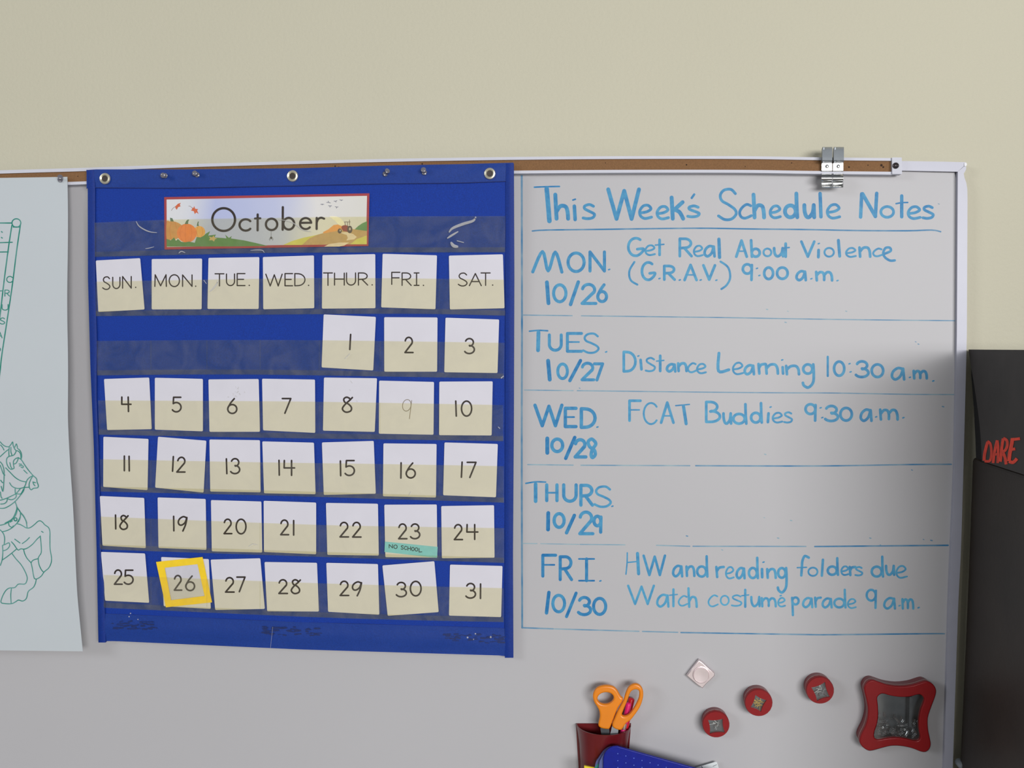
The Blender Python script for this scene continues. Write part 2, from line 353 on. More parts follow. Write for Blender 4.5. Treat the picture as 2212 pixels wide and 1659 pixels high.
M = dict(
 wall=mat('painted_wall', (199, 195, 175), .7, spec=.3, noise=1.3, vary=.03, bump=(190, .35, .002)),
 board=mat('whiteboard_enamel', (184, 183, 186), .42, spec=.3, noise=2.2, vary=.02),
 white=mat('white_enamelled_metal', (205, 206, 217), .55, spec=.3, noise=60, vary=.02),
 frame=mat('white_board_frame', (176, 177, 192), .36, spec=.5, noise=60, vary=.02),
 chip=mat('broken_white_plastic', (226, 226, 230), .5, noise=60, vary=.05),
 seam=mat('dark_rubber_seam', (58, 56, 62), .7, noise=80, vary=.1),
 cork=mat('brown_cork', (130, 94, 60), .85, noise=600, vary=.16, bump=(500, .4, .0006)),
 hole=mat('pin_hole', (52, 34, 22), .9, noise=300, vary=.1),
 cloth=mat('blue_nylon_cloth', (4, 52, 150), .7, spec=.3, noise=700, vary=.22, bump=(900, .5, .0005), sheen=.1),
 hem=mat('blue_nylon_hem', (12, 54, 138), .6, spec=.35, noise=700, vary=.2, bump=(38, .35, .003), sheen=.1),
 trim=mat('blue_binding', (5, 46, 132), .6, spec=.3, noise=700, vary=.2, bump=(60, .3, .002)),
 stitch=mat('navy_thread', (14, 34, 100), .8, noise=400, vary=.2),
 card=mat('white_card_stock', (214, 212, 222), .55, noise=25, vary=.025, bump=(30, .15, .001)),
 black=mat('black_print', (40, 28, 22), .6, noise=200, vary=.1),
 pencil=mat('grey_pencil', (140, 130, 118), .7, noise=200, vary=.2),
 yellow=mat('yellow_card', (246, 208, 32), .55, noise=90, vary=.06),
 teal=mat('teal_tape', (128, 202, 224), .5, noise=120, vary=.05),
 steel=mat('bright_spring_steel', (205, 206, 206), .22, metal=1, noise=90, vary=.05),
 grey_steel=mat('satin_grey_steel', (150, 156, 162), .45, metal=.35, noise=90, vary=.05),
 dark_steel=mat('dark_screw_metal', (78, 72, 76), .4, metal=.8, noise=90, vary=.1),
 brass=mat('plated_grommet', (224, 218, 196), .3, metal=.75, noise=90, vary=.05),
 inside=mat('dark_grommet_hole', (52, 42, 38), .5, noise=90, vary=.2),
 pin=mat('clear_grey_plastic', (112, 110, 120), .2, spec=.6, noise=90, vary=.1, coat=.3),
 paper=mat('drawing_paper', (193, 200, 205), .8, noise=6, vary=.02, bump=(7, .25, .008)),
 red=mat('red_enamelled_tin', (136, 6, 14), .42, spec=.3, coat=.08, noise=60, vary=.06),
 redside=mat('dark_red_tin_side', (116, 20, 28), .4, coat=.2, noise=60, vary=.06),
 maroon=mat('maroon_plastic', (100, 14, 20), .35, coat=.3, noise=40, vary=.1),
 rim=mat('pale_rim_metal', (190, 170, 160), .3, metal=.7, noise=60, vary=.05),
 tin=mat('bare_tin', (84, 88, 92), .45, metal=.4, noise=70, vary=.15),
 gold=mat('brass_pins', (214, 176, 66), .3, metal=.7, noise=70, vary=.1),
 orange=mat('orange_plastic', (232, 134, 22), .35, spec=.5, noise=40, vary=.04),
 pink=mat('pink_plastic', (226, 34, 120), .3, noise=40, vary=.05),
 redcap=mat('red_cap_plastic', (206, 24, 44), .3, noise=40, vary=.05),
 basket=mat('blue_plastic', (6, 24, 138), .4, spec=.3, coat=.05, noise=160, vary=.12),
 dots=mat('lit_blue_dots', (92, 118, 214), .3, noise=160, vary=.1),  # paler than the case: light caught by the bumps is put into the colour
 basketlip=mat('grey_blue_plastic', (86, 96, 150), .35, noise=160, vary=.08),
 yfile=mat('yellow_plastic', (235, 214, 50), .4, noise=60, vary=.05),
 tfile=mat('teal_plastic', (40, 140, 130), .4, noise=60, vary=.05),
 wpaper=mat('white_note_paper', (226, 232, 232), .6, noise=40, vary=.02),
 silver=mat('satin_silver_magnet', (232, 218, 220), .3, metal=.75, noise=60, vary=.03),
 cabinet=mat('dark_brown_wood', (46, 38, 31), .5, noise=12, vary=.2, bump=(90, .2, .001)),
 blackbox=mat('black_card', (62, 58, 56), .7, noise=16, vary=.15, bump=(14, .3, .006)),
 blackgap=mat('shaded_gap_black', (16, 14, 15), .9, noise=60, vary=.2),  # shade of the gap beside the cover panel, painted as near black
 floor=mat('grey_vinyl_floor', (150, 146, 136), .5, noise=8, vary=.1),
 redink=ink_mat('red_crayon', (255, 84, 62), (200, 66, 54), .6, 160, .35),
 marker=ink_mat('blue_dry_marker', (6, 106, 168), (86, 165, 200), .5, 130, .22),
 ruled=ink_mat('thin_blue_marker', (40, 118, 168), (150, 176, 186), .5, 35, .35),
 green=ink_mat('green_marker', (18, 128, 112), (120, 172, 170), .6, 60, .3),
 penink=ink_mat('black_pen', (40, 52, 56), (70, 100, 104), .6, 160, .3),
 vinyl=vinyl_mat('clear_vinyl', (.992, .97, .81), .042, .035, .0007),
 weld=vinyl_mat('welded_vinyl', (.95, .94, .85), .035, .05, .0006),
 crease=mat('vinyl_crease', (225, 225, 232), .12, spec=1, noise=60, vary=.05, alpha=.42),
 glass=vinyl_mat('tin_window_glass', (.93, .95, .96), .03, .10, .0002, 6),
 vframe=vinyl_mat('marker_window', (.98, .98, .98), .07, .03),
)

# ------------------------------------------------------------------ the setting
DB = .012                       # board face
wallm = MB().box((-3.6, 0, 0), (3.6, .12, 2.9)); tag(wallm.build('wall_back', M['wall']), kind='structure')
tag(MB().box((-3.6, -6.2, -.1), (3.6, .12, 0)).build('floor', M['floor']), kind='structure')

# ------------------------------------------------------------------ whiteboard
board = thing('whiteboard', 'large white dry-erase board with blue handwritten weekly schedule', 'whiteboard')
FI = [(372, 2069), (730, 2067), (1000, 2062.5), (1190, 2054.5), (1300, 2050), (1600, 2041), (1820, 2034)]     # y -> inner edge x
FO = [(350, 2089), (430, 2090), (730, 2088.5), (1000, 2081.5), (1190, 2076), (1300, 2070), (1600, 2060), (1820, 2053)]
ys = [362 + (1806 - 362) * i / 24 for i in range(25)]
pl = [(-420, 380)] + [(x, 362) for x in (200, 900, 1500, 2060)] + [(interp(FI, y) + 4, y) for y in ys[1:]] + [(-420, 1806)]
plate(pl, DB, .009).build('writing_panel', M['board'], board)
# right frame with its chipped top corner
fr = [(2069, 371)] + [(interp(FI, y), y) for y in ys[1:]] + [(interp(FO, y), y) for y in reversed(ys[3:])] + \
     [(2090, 430), (2089.5, 408), (2087.5, 395), (2083.5, 384), (2082, 375), (2086.5, 367), (2087.5, 361), (2084, 358)]
plate(fr, DB + .007, .0185).build('frame_rail', M['frame'], board)
top = [(1900, 347.6), (1948, 347.8), (2030, 349), (2078, 350.2), (2086, 350.6), (2087.5, 354), (2086.8, 357.5), (2083, 358), (2069, 370.8), (2030, 370), (1948, 368.4), (1900, 368)]
plate(top, DB + .0068, .0183).build('frame_rail', M['frame'], board)
plate([(2083, 352), (2088, 351.5), (2089, 356), (2086, 360), (2083, 358)], DB + .0078, .004).build('chipped_corner', M['chip'], board)
bt = [(-420, 1806), (600, 1806), (1400, 1807), (2034, 1808), (2053, 1828), (1400, 1827), (-420, 1826)]
plate(bt, DB + .007, .0185).build('frame_rail', M['frame'], board)
a, b = P(-420, 1812, 0), P(2040, 1812, 0)
MB().box((a.x, -.09, a.z - .012), (b.x, -.019, a.z - .004)).box((a.x, -.096, a.z - .012), (b.x, -.09, a.z + .006)).build('marker_tray', M['white'], board)
# dark seam inside the frame
sm_ = MB()
plate([(interp(FI, y) - 1.6, y) for y in ys] + [(interp(FI, y) + .6, y) for y in reversed(ys)], DB + .0012, .001, sm_)
plate([(1940, 368), (2069, 371), (2069, 372.8), (1940, 369.8)], DB + .0012, .001, sm_)
sm_.build('seam', M['seam'], board)
g = P(2069, 1643, DB)
MB().lathe(g + Vector((0, -.004, 0)), (0, -1, 0), [(.0055, 0), (.0055, .012), (.003, .016), (0, .0165)], 16).build('bumper_foot', M['grey_steel'], board, sm=True)

# handwriting: (glyph, x0, y0, x1, y1[, slant]) in the frame of a close look (origin, scale)
def writing(name, org, s, w, items, tone, mb=None, thin=None):
    ink = mb or Ink(DB)
    for it in items:
        if it[0] == '|':
            ink.build('handwriting', M['marker'], board); ink = Ink(DB); continue
        ww, tt = w, tone + random.uniform(-.1, .1)
        if it[0] == '.':
            x, y = org[0] + it[1] / s, org[1] + it[2] / s
            ink.line([(x - 1.2, y + .4), (x + 1.2, y - .5)], 3.2, tt + .1); continue
        if it[0] == '-':            # free stroke: ('-', width, tone, pts...)
            pts = [(org[0] + x / s, org[1] + y / s) for x, y in it[3:]]
            ink.line(smooth(pts, 5) if len(pts) > 2 else pts, it[1], it[2]); continue
        sl = it[5] if len(it) > 5 else 0
        for k, st in enumerate(glyph(it[0], *it[1:5], sl)):
            pts = [(org[0] + x / s, org[1] + y / s) for x, y in st]
            hor = len(st) == 2 and abs(st[0][1] - st[1][1]) < .4 * abs(st[0][0] - st[1][0])
            if hor or it[0] in 'sSeocC': q = ww * (.55 if hor else .72)
            else: q = ww
            ink.line(pts, q, tt + (.12 if hor else 0))
    return ink
R4, R5, R6, R7, R8, R9 = ((1100, 330), 4.424), ((1560, 380), 4.254), ((1110, 680), 4.514), ((1560, 680), 4.254), ((1110, 1000), 4.253), ((1560, 1000), 4.254)
ink = writing('', *R4, 8.6, [('-', 3.4, .75, (240, 329), (360, 324), (480, 322)), ('-', 10, .5, (358, 345), (372, 500), (384, 652)),
    ('h', 440, 400, 563, 630), ('-', 3.6, .8, (608, 452), (632, 444)), ('-', 7.8, .6, (622, 510), (630, 638)), ('s', 706, 495, 816, 630),  ('|',),
    ('W', 946, 350, 1240, 632), ('e', 1245, 500, 1360, 628), ('e', 1412, 512, 1522, 632), ('k', 1552, 428, 1662, 630), ('-', 5, .6, (1768, 398), (1744, 432)),
    ('s', 1706, 508, 1816, 612), ('|',), ('S', 2000, 350, 2168, 638)], .52)
ink = writing('', *R5, 8.4, [('c', 160, 262, 268, 388), ('h', 288, 172, 385, 382), ('e', 440, 275, 535, 385), ('d', 575, 162, 690, 380), ('u', 755, 268, 846, 380),
    ('-', 7.6, .6, (900, 162), (908, 376)), ('e', 965, 262, 1080, 388), ('|',), ('-', 7.6, .5, (1282, 165), (1272, 378)), ('-', 8.2, .45, (1290, 165), (1408, 372)), ('-', 7.6, .6, (1420, 160), (1408, 372)),
    ('o', 1458, 282, 1575, 380), ('-', 3.4, .75, (1598, 255), (1650, 246), (1705, 244)), ('-', 7.4, .65, (1650, 184), (1650, 376)), ('e', 1708, 282, 1820, 392), ('s', 1845, 278, 1940, 390)], .52, ink)
ink.build('handwriting', M['marker'], board)
ink = writing('', *R4, 6.8, [('-', 7, .4, (225, 1138), (318, 945), (372, 1128), (440, 950), (503, 1140)), ('O', 562, 958, 716, 1135), ('N', 772, 948, 910, 1130), ('.', 955, 1116),  ('|',),
    ('-', 8.4, .75, (360, 1238), (375, 1438)), ('0', 424, 1262, 542, 1424), ('-', 7.6, .6, (660, 1235), (586, 1450)), ('2', 696, 1258, 828, 1440), ('6', 846, 1262, 930, 1422)], .48)
ink.build('handwriting', M['marker'], board)
ink = writing('', *R4, 6, [('G', 1138, 816, 1282, 986), ('e', 1300, 884, 1392, 978), ('t', 1396, 832, 1478, 976), ('|',), ('R', 1630, 822, 1742, 988), ('e', 1764, 888, 1848, 988), ('a', 1866, 892, 1962, 990), ('-', 7.2, .5, (2004, 826), (2010, 1000)),  ('|',),
    ('-', 4.6, .45, (1196, 1044), (1148, 1130), (1160, 1216), (1224, 1260)), ('G', 1268, 1048, 1392, 1216), ('.', 1436, 1202), ('R', 1482, 1082, 1580, 1212), ('.', 1630, 1216),
    ('A', 1676, 1072, 1790, 1216), ('.', 1830, 1216), ('V', 1856, 1076, 1966, 1212), ('.', 1980, 1218), ('-', 4.6, .45, (2020, 1040), (2092, 1096), (2112, 1190), (2080, 1262), (2028, 1302))], .36)
ink = writing('', *R5, 6, [('A', 130, 594, 226, 742), ('b', 266, 592, 348, 742), ('o', 380, 668, 452, 738), ('u', 478, 664, 560, 738), ('t', 552, 622, 616, 742), ('|',), ('V', 728, 604, 846, 742), ('.', 888, 622), ('-', 6.4, .45, (886, 682), (884, 746)),
    ('o', 940, 662, 1026, 742), ('-', 6.6, .5, (1068, 592), (1080, 738)), ('e', 1138, 662, 1228, 744), ('n', 1262, 658, 1360, 742), ('c', 1388, 668, 1468, 738),
    ('-', 5.4, .5, (1490, 716), (1548, 690), (1540, 660), (1500, 664), (1480, 712), (1500, 752), (1545, 778), (1586, 776)),  ('|',),
    ('nine', 190, 812, 280, 956), ('.', 320, 850), ('.', 342, 915), ('0', 386, 842, 468, 948), ('0', 504, 842, 602, 946), ('|',), ('a', 682, 876, 768, 958), ('.', 820, 945), ('m', 864, 882, 1010, 960), ('.', 1060, 962)], .36, ink)
ink.build('handwriting', M['marker'], board)
ink = writing('', *R6, 6.6, [('-', 3.4, .7, (152, 160), (240, 152), (330, 156)), ('-', 8.4, .5, (240, 172), (236, 346)), ('U', 346, 196, 462, 346), ('E', 522, 182, 660, 356), ('S', 676, 184, 824, 370), ('.', 900, 362),  ('|',),
    ('-', 8.6, .8, (334, 448), (350, 632)), ('0', 428, 480, 522, 622), ('-', 7.4, .75, (650, 446), (546, 642)), ('2', 664, 472, 780, 634), ('7', 786, 478, 866, 636)], .5)
ink.build('handwriting', M['marker'], board)
ink = writing('', *R6, 6, [('D', 1072, 362, 1186, 552), ('.', 1214, 402), ('-', 6, .45, (1236, 440), (1244, 532)), ('s', 1286, 420, 1376, 550), ('t', 1392, 400, 1462, 548), ('a', 1492, 482, 1574, 552), ('n', 1602, 474, 1684, 548), ('c', 1698, 472, 1776, 560), ('e', 1786, 478, 1872, 570), ('|',), ('-', 6.6, .4, (2000, 375), (1996, 548), (2096, 536))], .36)
ink = writing('', *R7, 6, [('e', 98, 440, 190, 546), ('a', 206, 464, 292, 546), ('r', 334, 452, 396, 540), ('n', 402, 456, 512, 540), ('.', 552, 415), ('-', 6, .45, (556, 482), (560, 540)), ('n', 588, 470, 706, 546), ('g', 742, 456, 842, 668),  ('|',),
    ('-', 5, .45, (970, 386), (970, 562)), ('0', 1028, 430, 1122, 560), ('.', 1170, 450), ('.', 1180, 525), ('3', 1240, 428, 1346, 572), ('0', 1374, 456, 1480, 572), ('|',), ('a', 1558, 490, 1672, 594), ('.', 1725, 575), ('m', 1760, 516, 1880, 584), ('.', 1940, 608)], .36, ink)
ink.build('handwriting', M['marker'], board)
ink = writing('', *R6, 7.4, [('W', 206, 882, 468, 1082), ('E', 502, 912, 606, 1090), ('D', 658, 916, 792, 1098), ('.', 815, 1095), ('|',), ('-', 8.6, .8, (326, 1206), (326, 1346)), ('0', 370, 1212, 476, 1334), ('-', 7.6, .8, (594, 1196), (506, 1400)), ('2', 598, 1218, 702, 1386), ('eight', 714, 1212, 802, 1392)], .52)
ink.build('handwriting', M['marker'], board)
ink = writing('', *R6, 6, [('F', 1128, 838, 1234, 1032), ('C', 1266, 860, 1396, 1066), ('A', 1436, 856, 1556, 1052), ('-', 3, .6, (1578, 886), (1712, 874)), ('-', 7, .5, (1654, 890), (1680, 1062)), ('|',), ('B', 1876, 850, 2010, 1044), ('u', 2044, 962, 2118, 1060)], .4)
ink = writing('', *R7, 6, [('d', 100, 822, 222, 1000), ('d', 264, 812, 364, 990), ('.', 445, 848), ('-', 6, .45, (426, 906), (420, 986)), ('e', 464, 900, 552, 990), ('s', 570, 896, 642, 990), ('|',), ('nine', 766, 822, 866, 972),
    ('.', 905, 855), ('.', 920, 945), ('3', 958, 838, 1066, 976), ('0', 1086, 856, 1192, 972), ('|',), ('a', 1272, 872, 1372, 974), ('.', 1415, 938), ('m', 1452, 872, 1612, 962), ('.', 1665, 946)], .4, ink)
ink.build('handwriting', M['marker'], board)
ink = writing('', *R8, 7.2, [('-', 3.4, .7, (110, 188), (200, 174), (292, 176)), ('-', 8, .5, (200, 196), (200, 352)), ('H', 302, 202, 396, 346), ('U', 458, 202, 572, 352), ('R', 616, 206, 722, 388), ('S', 742, 218, 888, 402), ('.', 905, 398),  ('|',),
    ('-', 8.4, .8, (316, 460), (314, 612)), ('0', 370, 466, 462, 592), ('-', 7.6, .75, (556, 482), (484, 642)), ('2', 606, 452, 726, 650), ('nine', 736, 490, 806, 636)], .5)
ink.build('handwriting', M['marker'], board)
ink = writing('', *R8, 6.8, [('F', 266, 848, 384, 1040), ('R', 426, 862, 530, 1072), ('I', 598, 882, 738, 1082), ('.', 795, 1084), ('|',), ('-', 7.6, .85, (322, 1190), (300, 1378)), ('0', 358, 1216, 466, 1368), ('-', 6.8, .75, (572, 1196), (484, 1412)), ('3', 604, 1236, 708, 1394), ('0', 732, 1244, 844, 1392)], .62)
ink.build('handwriting', M['marker'], board)
ink = writing('', *R8, 5.6, [('-', 3, .4, (1042, 826), (1040, 920), (1030, 1022)), ('-', 3, .4, (1040, 915), (1140, 905)), ('-', 7, .4, (1136, 832), (1146, 1018)), ('W', 1192, 852, 1388, 1030), ('|',), ('a', 1462, 946, 1546, 1042), ('n', 1586, 952, 1658, 1038), ('d', 1682, 858, 1778, 1044), ('|',), ('r', 1860, 956, 1928, 1048)], .36)
ink = writing('', *R9, 5.6, [('e', 34, 956, 106, 1062), ('a', 132, 966, 206, 1060), ('d', 244, 872, 328, 1058), ('.', 380, 912), ('-', 6, .4, (366, 976), (368, 1050)), ('n', 414, 976, 492, 1056), ('g', 512, 966, 592, 1190),  ('|',),
    ('f', 690, 856, 796, 1034), ('o', 792, 962, 876, 1038), ('-', 5.6, .35, (926, 890), (916, 1036)), ('d', 968, 876, 1064, 1028), ('e', 1094, 950, 1160, 1030), ('r', 1172, 956, 1222, 1030), ('s', 1224, 956, 1288, 1034),  ('|',),
    ('d', 1372, 862, 1478, 1044), ('u', 1506, 946, 1580, 1028), ('e', 1600, 946, 1690, 1056), ('.', 1695, 1045)], .36, ink)
ink = writing('', *R8, 5.2, [('|',), ('W', 1050, 1128, 1286, 1296), ('a', 1316, 1212, 1420, 1320), ('t', 1430, 1162, 1502, 1316), ('c', 1514, 1222, 1592, 1312), ('h', 1604, 1152, 1680, 1322), ('|',), ('c', 1788, 1216, 1874, 1318), ('o', 1900, 1220, 1975, 1306)], .14, ink)
ink = writing('', *R9, 5.2, [('s', 88, 1216, 178, 1314), ('t', 180, 1166, 244, 1322), ('u', 268, 1232, 344, 1316), ('m', 364, 1242, 492, 1318), ('e', 514, 1240, 578, 1320), ('.', 538, 1220), ('|',), ('p', 642, 1236, 706, 1398), ('a', 742, 1242, 828, 1326), ('r', 854, 1238, 906, 1322),
    ('a', 922, 1246, 1006, 1328), ('d', 1028, 1166, 1134, 1328), ('e', 1154, 1250, 1228, 1334), ('|',), ('nine', 1328, 1166, 1420, 1332), ('a', 1488, 1242, 1588, 1338), ('.', 1630, 1312), ('m', 1656, 1252, 1756, 1338), ('.', 1805, 1330)], .22, ink)
ink.build('handwriting', M['marker'], board)
# ruled lines
ink = Ink(DB)
for w, t, pts in [
 (3.2, .8, [(1150, 499), (1180, 497), (1300, 495.5), (1500, 493), (1620, 494.6), (1750, 496), (1850, 498), (1960, 498.5), (2012, 497), (2032, 500.5)]),
 (4.2, .62, [(1127, 378), (1127.5, 700), (1127, 1000), (1128, 1356)]),
 (2.4, .35, [(1130, 680.5), (1236, 682)]), (2.4, .5, [(1256, 682.2), (1560, 686), (1800, 690), (2066, 692.8)]),
 (2.4, .25, [(1133, 842.5), (1238, 844)]), (2.4, .45, [(1247, 844), (1560, 847.5), (1700, 848.6), (1800, 849), (1960, 851.8), (2062, 852.3)]),
 (2.6, .25, [(1140, 1003.6), (1238, 1004.8)]), (2.6, .25, [(1255, 1005), (1490, 1006)]), (3, .65, [(1503, 1006), (1765, 1006.6), (1960, 1003.6), (2055, 1003)]),
 (2.2, .15, [(1130, 1174), (1160, 1174.4)]), (2, .05, [(1168, 1174.5), (1250, 1176)]), (2.4, .2, [(1253, 1176), (1350, 1177)]), (2.4, .2, [(1418, 1178), (1490, 1180)]), (2.6, .4, [(1497, 1180), (1741, 1180.4)]), (3.2, .75, [(1760, 1180.6), (2048, 1178)]),
 (3, .6, [(1128, 1356), (1195, 1358.4)]), (2.6, .3, [(1198, 1358.6), (1380, 1363.8)]), (2.6, .3, [(1388, 1364), (1464, 1366)]), (3, .65, [(1471, 1366.4), (1730, 1370.6), (1800, 1371), (2000, 1369), (2040, 1369)])]:
    ink.line(smooth(pts, 4), w, t)
ink.build('ruled_lines', M['ruled'], board)
ink = Ink(DB)
for x, y, r, t in [(1657, 668, 3, .1), (1702, 672, 2, .1), (1828, 672, 2.6, .4), (1697, 696, 3, .3), (1978, 738, 2, .7), (1984, 743, 2.4, .7), (1252, 838, 2, .8), (2037, 878, 3.2, .6), (1970, 1015, 2.4, .8), (1484, 1157.5, 3, .7), (1560, 1187.5, 2.4, .4),
                   (1880, 1162, 3, .4), (1995, 1165, 2, .8), (2012, 1167, 3.2, .8), (1681, 1162, 3, .05), (1709, 1124, 3, .05), (1653, 981, 3, .1), (2028, 440, 2, .3), (1902, 1177, 2, .7), (1651, 1118, 2, .05)]:
    ink.line([(x - r * .5, y), (x + r * .5, y + .8)], r * .8, t)
tag(ink.build('ink_flecks', M['ruled'], board), kind='stuff')

# ------------------------------------------------------------------ cork map rail
rail = thing('map_rail', 'long cork map rail with white metal lips along the top of the whiteboard', 'rail')
RT = [(-420, 389), (0, 375), (180, 369.6), (400, 361.5), (640, 354.6), (850, 349.4), (1112, 345.2), (1350, 343.4), (1600, 343.4), (1750, 345.6), (1930, 347.4)]
RH = [(-420, 22), (0, 22.2), (180, 22.3), (1112, 23.4), (1930, 23.6)]
LW = [(-420, 7), (0, 7), (180, 7), (640, 6.6), (1112, 6.2), (1930, 6)]
RS = smooth(RT, 6); xs = [p[0] for p in RS]
band = lambda f0, f1: [(x, f0(x)) for x in xs] + [(x, f1(x)) for x in reversed(xs)]
rt = lambda x: interp(RS, x); rb = lambda x: rt(x) + interp(RH, x)
plate(band(rt, rb), DB + .0125, .0125).build('cork_strip', M['cork'], rail)
def lip(y0, y1, name):
    plate(band(y0, y1), DB + .0155, .0155).build(name, M['white'], rail)
lip(lambda x: rt(x) - interp(LW, x), lambda x: rt(x), 'upper_lip')
lip(rb, lambda x: rb(x) + 6.3, 'lower_lip')
cap = inset_round([(1927, 340), (1948, 340.2), (1948.5, 376.2), (1927.5, 376)], 1.2, 2)
plate(cap, DB + .0185, .0115).build('end_cap', M['white'], rail)
c = P(1934.6, 358, DB + .0185)
MB().lathe(c, (0, -1, 0), [(.0042, 0), (.0042, .0012), (.003, .002), (.0014, .0008), (0, .0006)], 20).build('screw', M['dark_steel'], rail, sm=True)
hm = MB()
for x, y, r in [(724, 359, 1.8), (732, 361, 1.4), (912, 354, 1.8), (1483, 356, 1.6), (1834, 361, 1.8), (1904, 357, 2.6), (1908, 361, 2), (1875, 357, 1.2), (1710, 352, 1.2), (1308, 352, 1), (168, 381, 1.2), (1610, 360, 1)]:
    hm.lathe(P(x, y, DB + .0126), (0, -1, 0), [(r * S, 0), (r * S * .8, .0001), (0, .0001)], 8)
tag(hm.build('pin_holes', M['hole'], rail), kind='stuff')

# ------------------------------------------------------------------ map clips
def map_clip(x0, x1, label, dx):
    t = thing('map_clip', label, 'clip', 'steel clips on the map rail')
    def strip(prof, mt, name, w0=0, w1=0):
        prof = smooth(prof, 4); mb = MB(); th = .0011; vs = []
        n = len(prof)
        for (y, d) in prof:
            for xx in (x0 + w0, x1 - w1):
                vs.append(P(xx, y, .024 + d))
        for (y, d) in prof:
            for xx in (x0 + w0, x1 - w1):
                v = P(xx, y, .024 + d); vs.append(Vector((v.x, v.y + th, v.z - .0004)))
        m = 2 * n; fs = []
        for i in range(n - 1):
            a = 2 * i; fs += [(a, a + 1, a + 3, a + 2), (m + a + 2, m + a + 3, m + a + 1, m + a), (a, a + 2, m + a + 2, m + a), (a + 3, a + 1, m + a + 1, m + a + 3)]
        fs += [(1, 0, m, m + 1), (m - 2, m - 1, 2 * m - 1, 2 * m - 2)]
        return mb.add(vs, fs).build(name, mt, t, sm=True)
    strip([(317.5, .004), (319, .009), (322, .0135), (333, .0165), (344, .0185), (346.5, .018), (349, .012), (350, .008)], M['grey_steel'], 'upper_hook', 1.5, -1.5 + dx)
    strip([(349.5, .0062), (351, .0065), (360, .0065), (369, .0063), (370.5, .005), (373, .002), (374.5, .006), (376, .011), (380, .0155), (386, .0165), (391, .0135), (394, .008), (396, .0055), (398.5, .008), (401, .011), (404.5, .0125)], M['steel'], 'spring_strip')
    c = P((x0 + x1) / 2, 359.6, .0305)
    MB().lathe(c, (0, -1, 0), [(.0034, 0), (.0034, .0006), (.0026, .0006), (.0024, .0016), (.0012, .0021), (0, .0022)], 18).build('rivet', M['steel'], t, sm=True)
    # side cheek hooks over the rail
    mb = MB(); a = P(x0 + 1.5, 322, .026); b = P(x0 + 3.5, 350, .04)
    mb.box((a.x, -.038, b.z), (b.x, -.0285, a.z)); mb.build('side_cheek', M['grey_steel'], t)
map_clip(1775, 1797.5, 'bright steel map clip on cork rail, the one further from the end cap', 1)
map_clip(1799.5, 1821.5, 'bright steel map clip on cork rail, the one nearer the end cap', 0)

# ------------------------------------------------------------------ pocket chart
chart = thing('pocket_chart', 'blue cloth calendar pocket chart pinned over the whiteboard', 'calendar')
def dch(x, y): return .033 - .009 * min(max((y - 360) / 1040, 0), 1)
TOPY = [(186, 368), (205, 366.5), (400, 366.4), (640, 364), (840, 358), (1000, 355), (1109, 352)]
BOTY = [(212, 1385), (228, 1385), (640, 1403), (1083, 1416), (1108, 1419)]
LX = [(368, 187), (400, 190), (600, 190.5), (800, 196), (960, 203), (1180, 209), (1310, 211.5), (1388, 213)]
RX = [(352, 1109), (600, 1110), (900, 1109), (1200, 1107), (1421, 1108)]
def chart_pt(u, v, dd=0):
    x = 190 + 920 * u
    y = interp(TOPY, x) * (1 - v) + interp(BOTY, x) * v
    x = interp(LX, y) * (1 - u) + interp(RX, y) * u
    return x, y
def cloth_fn(u, v):
    x, y = chart_pt(u, v)
    wv = .0006 * math.sin(u * 17 + v * 3) * math.sin(v * 9 + u * 4)
    return P(x, y, dch(x, y) + wv)
sheet(cloth_fn, 60, 60, .0012).build('cloth_panel', M['cloth'], chart, sm=True)
# folded header hem
def hem_fn(u, v):
    x = 187 + 922 * u; y0 = interp(TOPY, x) - .6; y1 = y0 + 38.5 + 1.2 * math.sin(u * 9)
    y = y0 + (y1 - y0) * v
    return P(x, y, dch(x, y) + .0016 + .0009 * math.sin(v * math.pi) + .0004 * math.sin(u * 46 + v * 5))
sheet(hem_fn, 90, 6, .0016).build('header_hem', M['hem'], chart, sm=True)
ink = Ink(lambda x, y: dch(x, y) + .0021)
ink.line([(187 + 9.2 * i, interp(TOPY, 187 + 9.2 * i) + 38.6 + 1.2 * math.sin(i * .09)) for i in range(101)], 1.4, .5)
ink.build('hem_stitching', M['stitch'], chart)
def bhem_fn(u, v):
    x = 226 + 866 * u; yb = interp(BOTY, x) - 1; y = yb - 58 + 58 * v
    return P(x, y, dch(x, y) + .0013 + .0016 * math.sin(v * math.pi) ** 2 + .0005 * math.sin(u * 23 + v * 4))
sheet(bhem_fn, 60, 8, .0012).build('bottom_hem', M['hem'], chart, sm=True)
def side(fx0, fx1, ya, yb, name):
    def fn(u, v):
        y = ya + (yb - ya) * v; x = fx0(y) + (fx1(y) - fx0(y)) * u
        return P(x, y, dch(x, y) + .0024 + .0012 * math.sin(u * math.pi) + .0003 * math.sin(v * 60))
    sheet(fn, 4, 70, .0036).build(name, M['trim'], chart, sm=True)
side(lambda y: interp(LX, y) - .5, lambda y: interp(LX, y) + interp([(360, 15.5), (740, 15), (860, 10), (1230, 9.5), (1262, 14.5), (1400, 15)], y), 367, 1388, 'side_binding')
side(lambda y: 1092.5 - .002 * (y - 400), lambda y: interp(RX, y) + .8, 353, 1421, 'side_binding')
for gx, gy in [(227, 386), (632, 380.4), (1058, 375)]:
    c = P(gx, gy, dch(gx, gy) + .0034)
    gr = MB().lathe(c, (0, -1, 0), [(.0078, -.001), (.0082, .0004), (.0074, .0018), (.0058, .0022), (.0045, .0014), (.0042, -.001)], 32)
    gr.build('grommet', M['brass'], chart, sm=True)
    MB().lathe(c, (0, -1, 0), [(.0046, -.0004), (.0046, .0002), (.002, .0001), (0, .0001)], 24).build('grommet_hole', M['inside'], chart)
